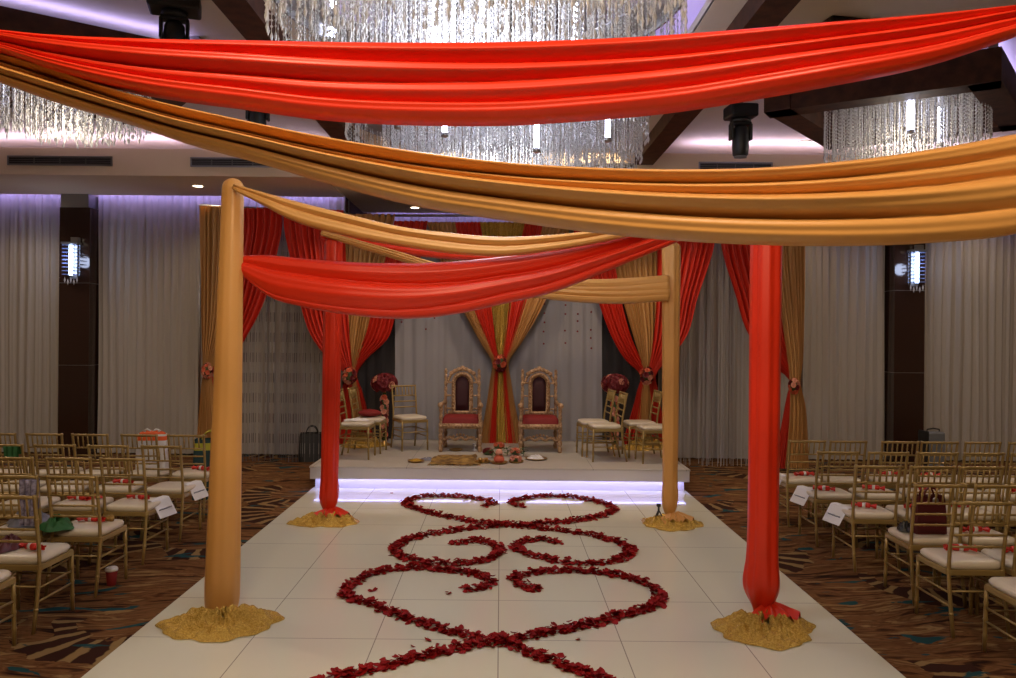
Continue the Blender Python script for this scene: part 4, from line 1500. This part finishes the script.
# ------------------------------------------------------------------ belongings on and by the chairs
def cloth_heap(name, loc, rx, ry, h, m, label, cat, seed, drop=0.0, dropdir=(0, 0)):
    r_ = random.Random(seed)
    ph = [r_.uniform(0, 6.28) for _ in range(6)]

    def fn(u, v):
        a = 2 * PI * u
        e = 1 + 0.13 * math.sin(2 * a + ph[0]) + 0.1 * math.sin(5 * a + ph[1])
        w_ = math.sin(4 * a + 5 * v + ph[2]) + 0.7 * math.sin(7 * a - 6 * v + ph[3])
        x = rx * v * e * math.cos(a); y = ry * v * e * math.sin(a)
        z = h * (1 - v ** 2.2) * (0.75 + 0.16 * w_) + 0.006 * (1 + 0.5 * w_)
        k = x * dropdir[0] + y * dropdir[1]
        if drop and k > 0.6 * max(rx, ry):
            z -= drop * min(1.0, (k - 0.6 * max(rx, ry)) / (0.5 * max(rx, ry)))
        return (x, y, max(z, 0.003) if not drop else z)
    o = MB().grid(fn, 48, 14, close_u=True).build(name, m, None, True, loc)
    return tag(o, label, cat)


def bag(name, loc, dims, m, trim, label, cat, rz=0.0, handles=True, straps=False):
    t = thing(name, label, cat, loc, rz)
    w_, d_, h_ = dims

    def fn(u, v):
        a = 2 * PI * u
        c_, s_ = math.cos(a), math.sin(a)
        e = 0.3
        k = 1 - 0.1 * v + 0.05 * math.sin(PI * v)
        return (math.copysign(abs(c_) ** e, c_) * w_ / 2 * k, math.copysign(abs(s_) ** e, s_) * d_ / 2 * (1 - 0.35 * v), h_ * v)
    b = MB().grid(fn, 40, 10, close_u=True)
    b.add([fn(i / 40, 0) for i in range(40)], [tuple(range(39, -1, -1))])
    b.add([fn(i / 40, 0.96) for i in range(40)], [tuple(range(40))])
    b.build('body', m, t)
    if handles:
        for s in (-1, 1):
            MB().tube([(0.22 * w_ * math.cos(PI - PI * k / 12), s * d_ * 0.25, h_ * 0.97 + 0.3 * w_ * math.sin(PI * k / 12)) for k in range(13)], 0.008, 6).build('handle', trim, t)
    tb = MB().grid(lambda u, v: tuple(c * (1.015 if q < 2 else 1) for q, c in enumerate(fn(u, 0.82 + 0.12 * v))), 40, 3, close_u=True)
    tb.build('band', trim, t)
    return t


x, y = CH['left', 0, 1]
g = bag('gift_bag', (x + 0.01, y + 0.24, 0.515), (0.33, 0.18, 0.40), M['paper'], M['orange'], 'white gift bag with an orange top on a first row chair, left block', 'bag', 0.1, False)
MB().ball((0, 0, 0.40), 0.11, 8, (1.35, 0.6, 0.35)).build('tissue_paper', M['orange'], g)
bw = MB()
for s in (-1, 1):
    bw.tube([(0, -0.02, 0.42), (s * 0.05, -0.03, 0.455), (s * 0.09, -0.03, 0.44), (s * 0.05, -0.02, 0.41), (0, -0.02, 0.42)], 0.012, 6)
bw.build('ribbon_bow', M['paper'], g)
g = bag('backpack', (-3.62, 10.0, 0), (0.40, 0.28, 0.74), M['teal'], M['yellow'], 'dark teal bag with lime yellow trim standing beyond the left aisle seat', 'bag', 0.2)
x, y = CH['right', 3, 0]
g = bag('handbag', (x + 0.03, y + 0.16, 0.515), (0.26, 0.12, 0.30), M['burgundy'], M['burgundy'], 'burgundy leather handbag on the fourth row aisle seat, right block', 'bag', 0.05)
MB().lathe([(0.02, -0.006), (0.026, 0), (0.02, 0.006)], (0.02, -0.06, 0.27), 12, Matrix.Rotation(PI / 2, 3, 'X')).build('clasp', M['metal'], g)
cloth_heap('folded_scarf', (x - 0.12, y + 0.22, 0.514), 0.06, 0.09, 0.07, M['black'], 'small black cloth beside the burgundy handbag', 'scarf', 3)
x, y = CH['left', 3, 1]
cloth_heap('jacket', (x, y + 0.18, 0.514), 0.19, 0.17, 0.12, M['greycloth'], 'grey jacket heaped on the second chair of the fourth row, left block', 'jacket', 5)


def draped(name, x, y, ztop, w_, l_, m, label, cat, seed):
    """a cloth hung over a chair's top rail"""
    r_ = random.Random(seed)
    p0 = r_.uniform(0, 6)

    def fn(u, v):
        s_ = (v - 0.4) * l_
        wv = 0.012 * math.sin(u * 18 + p0 + 2 * v)
        if s_ < 0:
            return (x + (u - 0.5) * w_ * (1 + 0.1 * v), y + 0.025 + wv * 0.6, ztop + s_)
        return (x + (u - 0.5) * w_ * (1.1 - 0.2 * v), y - 0.025 - wv, ztop - s_)
    o = MB().grid(fn, 26, 22).build(name, m)
    return tag(o, label, cat)


x, y = CH['left', 3, 1]
draped('scarf', x + 0.14, y - 0.07, 0.932, 0.13, 0.62, M['lav'], 'lavender patterned scarf hung over a fourth row chair, left block', 'scarf', 2)
x, y = CH['left', 3, 0]
cloth_heap('shawl', (x - 0.17, y + 0.02, 0.514), 0.13, 0.15, 0.10, M['green'], 'green shawl bunched on the fourth row aisle seat, left block', 'shawl', 9)
x, y = CH['left', 4, 0]
cloth_heap('folded_coat', (x - 0.14, y + 0.2, 0.514), 0.09, 0.14, 0.09, M['burgundy'], 'dark maroon cloth on the fifth row aisle seat, left block', 'coat', 10)
x, y = CH['left', 2, 1]
cloth_heap('fabric_pouch', (x + 0.05, y + 0.28, 0.514), 0.09, 0.05, 0.035, M['favor'], 'flat red fabric pouch on a third row chair, left block', 'pouch', 11)
x, y = CH['left', 1, 3]
draped('scarf', x + 0.1, y - 0.07, 0.932, 0.16, 0.22, M['green'], 'short green scarf over a chair at the far left end', 'scarf', 4)
x, y = CH['left', 3, 0]
t = thing('hand_fan', 'folded brown hand fan on the fourth row aisle seat, left block', 'fan', (x + 0.03, y + 0.27, 0.522), 0.15)
MB().lathe([(0.006, -0.12), (0.012, -0.1), (0.02, 0.05), (0.03, 0.11), (0.024, 0.125)], (0, 0, 0.014), 8, Matrix.Rotation(PI / 2, 3, 'Y')).build('folded_leaf', M['fur'], t)
MB().lathe([(0.006, -0.17), (0.009, -0.16), (0.009, -0.11)], (0, 0, 0.012), 8, Matrix.Rotation(PI / 2, 3, 'Y')).build('handle', M['darkwood'], t)

# paper cup on the carpet
t = thing('paper_cup', 'red paper cup with a white lid on the carpet by the left aisle', 'cup', on(111.5, 585, 0))
MB().lathe([(0.033, 0), (0.035, 0.004), (0.046, 0.125), (0.044, 0.127)], n=20).build('cup_body', M['velvet'], t)
MB().lathe([(0.048, 0.118), (0.05, 0.128), (0.047, 0.14), (0.04, 0.146), (0.03, 0.142)], n=20).build('lid', M['paper'], t)

# suitcase at the right pillar
t = thing('suitcase', 'grey hard suitcase standing before the right pillar', 'suitcase', (6.82, 12.6, 0), 0.1)
t.scale = (0.85, 0.85, 0.82)
bevel(MB().box((0, 0, 0.40), (0.34, 0.24, 0.68)).build('shell', M['case'], t, False), 0.04, 3)
bevel(MB().box((-0.19, 0.0, 0.40), (0.06, 0.26, 0.72)).build('side_frame', M['black'], t, False), 0.02)
MB().tube([(-0.12, 0, 0.74), (-0.12, 0, 0.78), (0.0, 0, 0.80), (0.12, 0, 0.78), (0.12, 0, 0.74)], 0.014, 8).build('handle', M['black'], t)
for sx in (-1, 1):
    for sy in (-1, 1):
        MB().lathe([(0.02, -0.015), (0.03, -0.012), (0.03, 0.012), (0.02, 0.015)], (sx * 0.12, sy * 0.08, 0.03), 12, Matrix.Rotation(PI / 2, 3, 'Y')).build('wheel', M['black'], t)

# black bag behind the string curtain
g = bag('duffel_bag', (-3.05, 12.98, 0), (0.42, 0.3, 0.45), M['black'], M['black'], 'black bag on the carpet behind the left string curtain', 'bag', 0.2)

# phone tripod at the rear gold post
t = thing('mini_tripod', 'tiny black tripod on the sequin cloth at the rear gold post', 'tripod', on(658.5, 520, TOPZ + 0.02))
for k in range(3):
    a = PI / 2 + k * 2 * PI / 3
    MB().tube([(0.07 * math.cos(a), 0.07 * math.sin(a), 0.004), (0, 0, 0.11)], [0.006, 0.009], 6).build('leg', M['black'], t)
MB().tube([(0, 0, 0.10), (0, 0, 0.15)], 0.011, 8).build('centre_column', M['black'], t)
bevel(MB().box((0, 0, 0.165), (0.045, 0.025, 0.035)).build('phone_clamp', M['black'], t, False), 0.004)

# ------------------------------------------------------------------ things on the stage
cloth_heap('napkin_cloth', (-2.01, 11.25, SZ + 0.513), 0.16, 0.12, 0.03, M['paper'], 'folded white cloth on the front left stage chair', 'cloth', 21)
t = thing('round_cushion', 'red velvet round cushion on the second left stage chair', 'cushion', (-1.93, 11.8, SZ + 0.513))
MB().ball((0, 0, 0.055), 0.17, 12, (1, 1, 0.32)).build('pad', M['velvet'], t)
MB().lathe([(0.012, 0.1), (0.018, 0.112), (0.006, 0.12)], n=10).build('button', M['rose'], t)
puddle(-2.12, 12.3, 0.32, 0.20, 0.16, 'gold sequin cloth heaped at the left corner of the stage', 31, SZ, 0.02)
puddle(2.22, 12.3, 0.34, 0.20, 0.16, 'gold sequin cloth heaped at the right corner of the stage', 32, SZ, 0.02)


def tray(px, py, r, label, cat='tray'):
    t = thing('brass_tray', label, cat, on(px, py, SZ), 0, 'brass offering trays')
    MB().lathe([(r * 0.8, 0), (r * 0.85, 0.004), (r, 0.022), (r * 1.02, 0.026), (r * 0.98, 0.026), (r * 0.8, 0.008), (0.001, 0.008)], n=28).build('dish', M['brass'], t)
    return t, t.location.copy() + Vector((0, 0, 0.009))


t, p = tray(416, 462, 0.115, 'brass tray with yellow rice, leftmost on the stage floor')
o = MB().lathe([(0.085, 0), (0.07, 0.02), (0.03, 0.035), (0.001, 0.038)], (0, 0, 0), 20).build('rice_mound', mat('turmeric rice', (0.55, 0.30, 0.02), 0.8, bump=(200, 0.6)), None, True, p)
tag(o, 'heap of yellow rice in the leftmost brass tray', 'rice', None, 'stuff')
cloth_heap('blue_cloth', on(428, 460, SZ), 0.12, 0.08, 0.03, M['greycloth'], 'dark blue grey cloth between the yellow tray and the brown mat', 'cloth', 23)


def matfn(u, v):
    x = (u - 0.5) * (0.70 - 0.16 * v) + 0.03 * v + 0.02 * math.sin(v * 9)
    y = (v - 0.5) * 0.74 + 0.03 * math.sin(u * 7)
    return (x, y, 0.006 + 0.022 * (0.5 + 0.5 * math.sin(u * 17 + 3 * v)) * (0.5 + 0.5 * math.sin(v * 11 + 2 * u)) + 0.02 * v)


t = thing('prayer_mat', 'rumpled brown gold mat lying before the left throne', 'mat', on(454, 461, SZ), 0.05)
MB().grid(matfn, 40, 26).build('mat_cloth', M['fur'], t)
fr = MB()
for k in range(40):
    for s in (0, 1):
        a = Vector(matfn(k / 39, s))
        fr.tube([a, a + Vector((random.uniform(-0.01, 0.01), (s - 0.5) * 0.06, -a.z + 0.004))], 0.004, 4)
fr.build('fringe', M['brass'], t)


def coconut_pot(p, label):
    t = thing('kalash_pot', label, 'pot', p, 0, 'ritual pots')
    MB().lathe([(0.04, 0), (0.065, 0.02), (0.075, 0.05), (0.06, 0.085), (0.045, 0.1), (0.055, 0.11)], n=18).build('pot_body', M['coral'], t)
    MB().ball((0, 0, 0.135), 0.05, 8, (1, 1, 1.15)).build('coconut', M['peach'], t)
    for k in range(5):
        a = k * 1.257

        def fn(u, v):
            w_ = (u - 0.5) * 0.045 * math.sin(PI * min(1, v + 0.1))
            r = 0.04 + 0.06 * v
            return (r * math.cos(a) - w_ * math.sin(a), r * math.sin(a) + w_ * math.cos(a), 0.1 + 0.06 * v - 0.03 * v * v)
        MB().grid(fn, 4, 6).build('leaf', M['leaf'], t)
    return t


t, p = tray(483, 462.5, 0.11, 'brass tray with small brass cups, right of the brown mat')
for k, (dx, dy) in enumerate(((-0.04, 0.02), (0.04, 0.03), (0.0, -0.045))):
    o = MB().lathe([(0.015, 0), (0.024, 0.01), (0.03, 0.05), (0.026, 0.05), (0.018, 0.012), (0.001, 0.01)], n=14).build('brass_cup', M['brass'], None, True, p + Vector((dx, dy, 0)))
    tag(o, ('brass cup at the left rear of the tray by the mat', 'brass cup at the right rear of the tray by the mat', 'brass cup at the front of the tray by the mat')[k], 'cup', 'brass cups on the tray')
t, p = tray(499, 463.5, 0.12, 'brass tray under the coral pot in the middle')
coconut_pot(p, 'coral ritual pot with a coconut in the middle tray')
t, p = tray(516, 462.5, 0.105, 'brass tray with white and red flowers, right of the coral pot')
fl = thing('flower_bunch', 'bunch of peach and dark flowers in the tray right of the pot', 'flowers', p)
MB().ball((0, 0, 0.03), 0.05, 6, (1.2, 1.2, 0.6)).build('greenery', M['leaf'], fl)
roses_on(fl, 12, lambda i, n, r_: (lambda pd: (pd[0] + Vector((0, 0, 0.035)), pd[1]))(sphere_pt(0.06, (1.2, 1.2, 0.7), -0.1)(i, n, r_)), ('peach', 'rose', 'peach'), 0.03, 77)
t, p = tray(536, 459.5, 0.155, 'wide brass tray with a folded white cloth, rightmost of the trays')
cloth_heap('tray_cloth', p, 0.11, 0.09, 0.05, M['paper'], 'folded white cloth in the rightmost brass tray', 'cloth', 25)
for px, py, sz, cols, lab in ((499, 449, 0.08, ('coral', 'coral', 'peach'), 'orange flower bunch at the foot of the centre drapery'), (515, 454.5, 0.07, ('coral', 'peach', 'coral'), 'coral flower bunch behind the flower tray'),
                              (488, 455, 0.075, ('peach', 'rose', 'rose'), 'pale flower bunch behind the tray of cups')):
    fl = thing('flower_bunch', lab, 'flowers', on(px, py, SZ))
    MB().ball((0, 0, sz * 0.45), sz * 0.8, 7, (1.3, 1, 0.55)).build('greenery', M['leaf'], fl)
    roses_on(fl, 14, lambda i, n, r_: (lambda pd: (pd[0] + Vector((0, 0, sz * 0.6)), pd[1]))(sphere_pt(sz * 0.75, (1.2, 1, 0.8), 0.0)(i, n, r_)), cols, 0.028, int(px))
for px, py, lab in ((507, 456, 'green leafy sprig behind the coral pot'), (492, 458, 'green leafy sprig between the cups and the coral pot'), (523, 456.5, 'green leafy sprig beside the flower tray')):
    sp_ = thing('leaf_sprig', lab, 'leaves', on(px, py, SZ))
    MB().tube([(0, 0, 0.004), (0.01, 0, 0.06), (-0.01, 0.01, 0.13)], 0.004, 5).build('stem', M['leaf'], sp_)
    for k in range(9):
        a = k * 2.4

        def lf(u, v):
            w_ = (u - 0.5) * 0.05 * math.sin(PI * min(1, v + 0.08))
            r = 0.005 + 0.10 * v
            return (r * math.cos(a) - w_ * math.sin(a), r * math.sin(a) + w_ * math.cos(a), 0.02 + 0.012 * k + 0.07 * v - 0.07 * v * v)
        MB().grid(lf, 4, 6).build('leaf', M['leaf'], sp_)
t, p = tray(456, 450.5, 0.105, 'empty brass tray under the left throne')
t = thing('small_goblet', 'small pale goblet beside the left throne on the stage floor', 'goblet', on(474.5, 450, SZ))
MB().lathe([(0.035, 0), (0.035, 0.006), (0.009, 0.02), (0.009, 0.05), (0.03, 0.075), (0.034, 0.1), (0.03, 0.1)], n=16).build('bowl_and_stem', M['paper'], t)
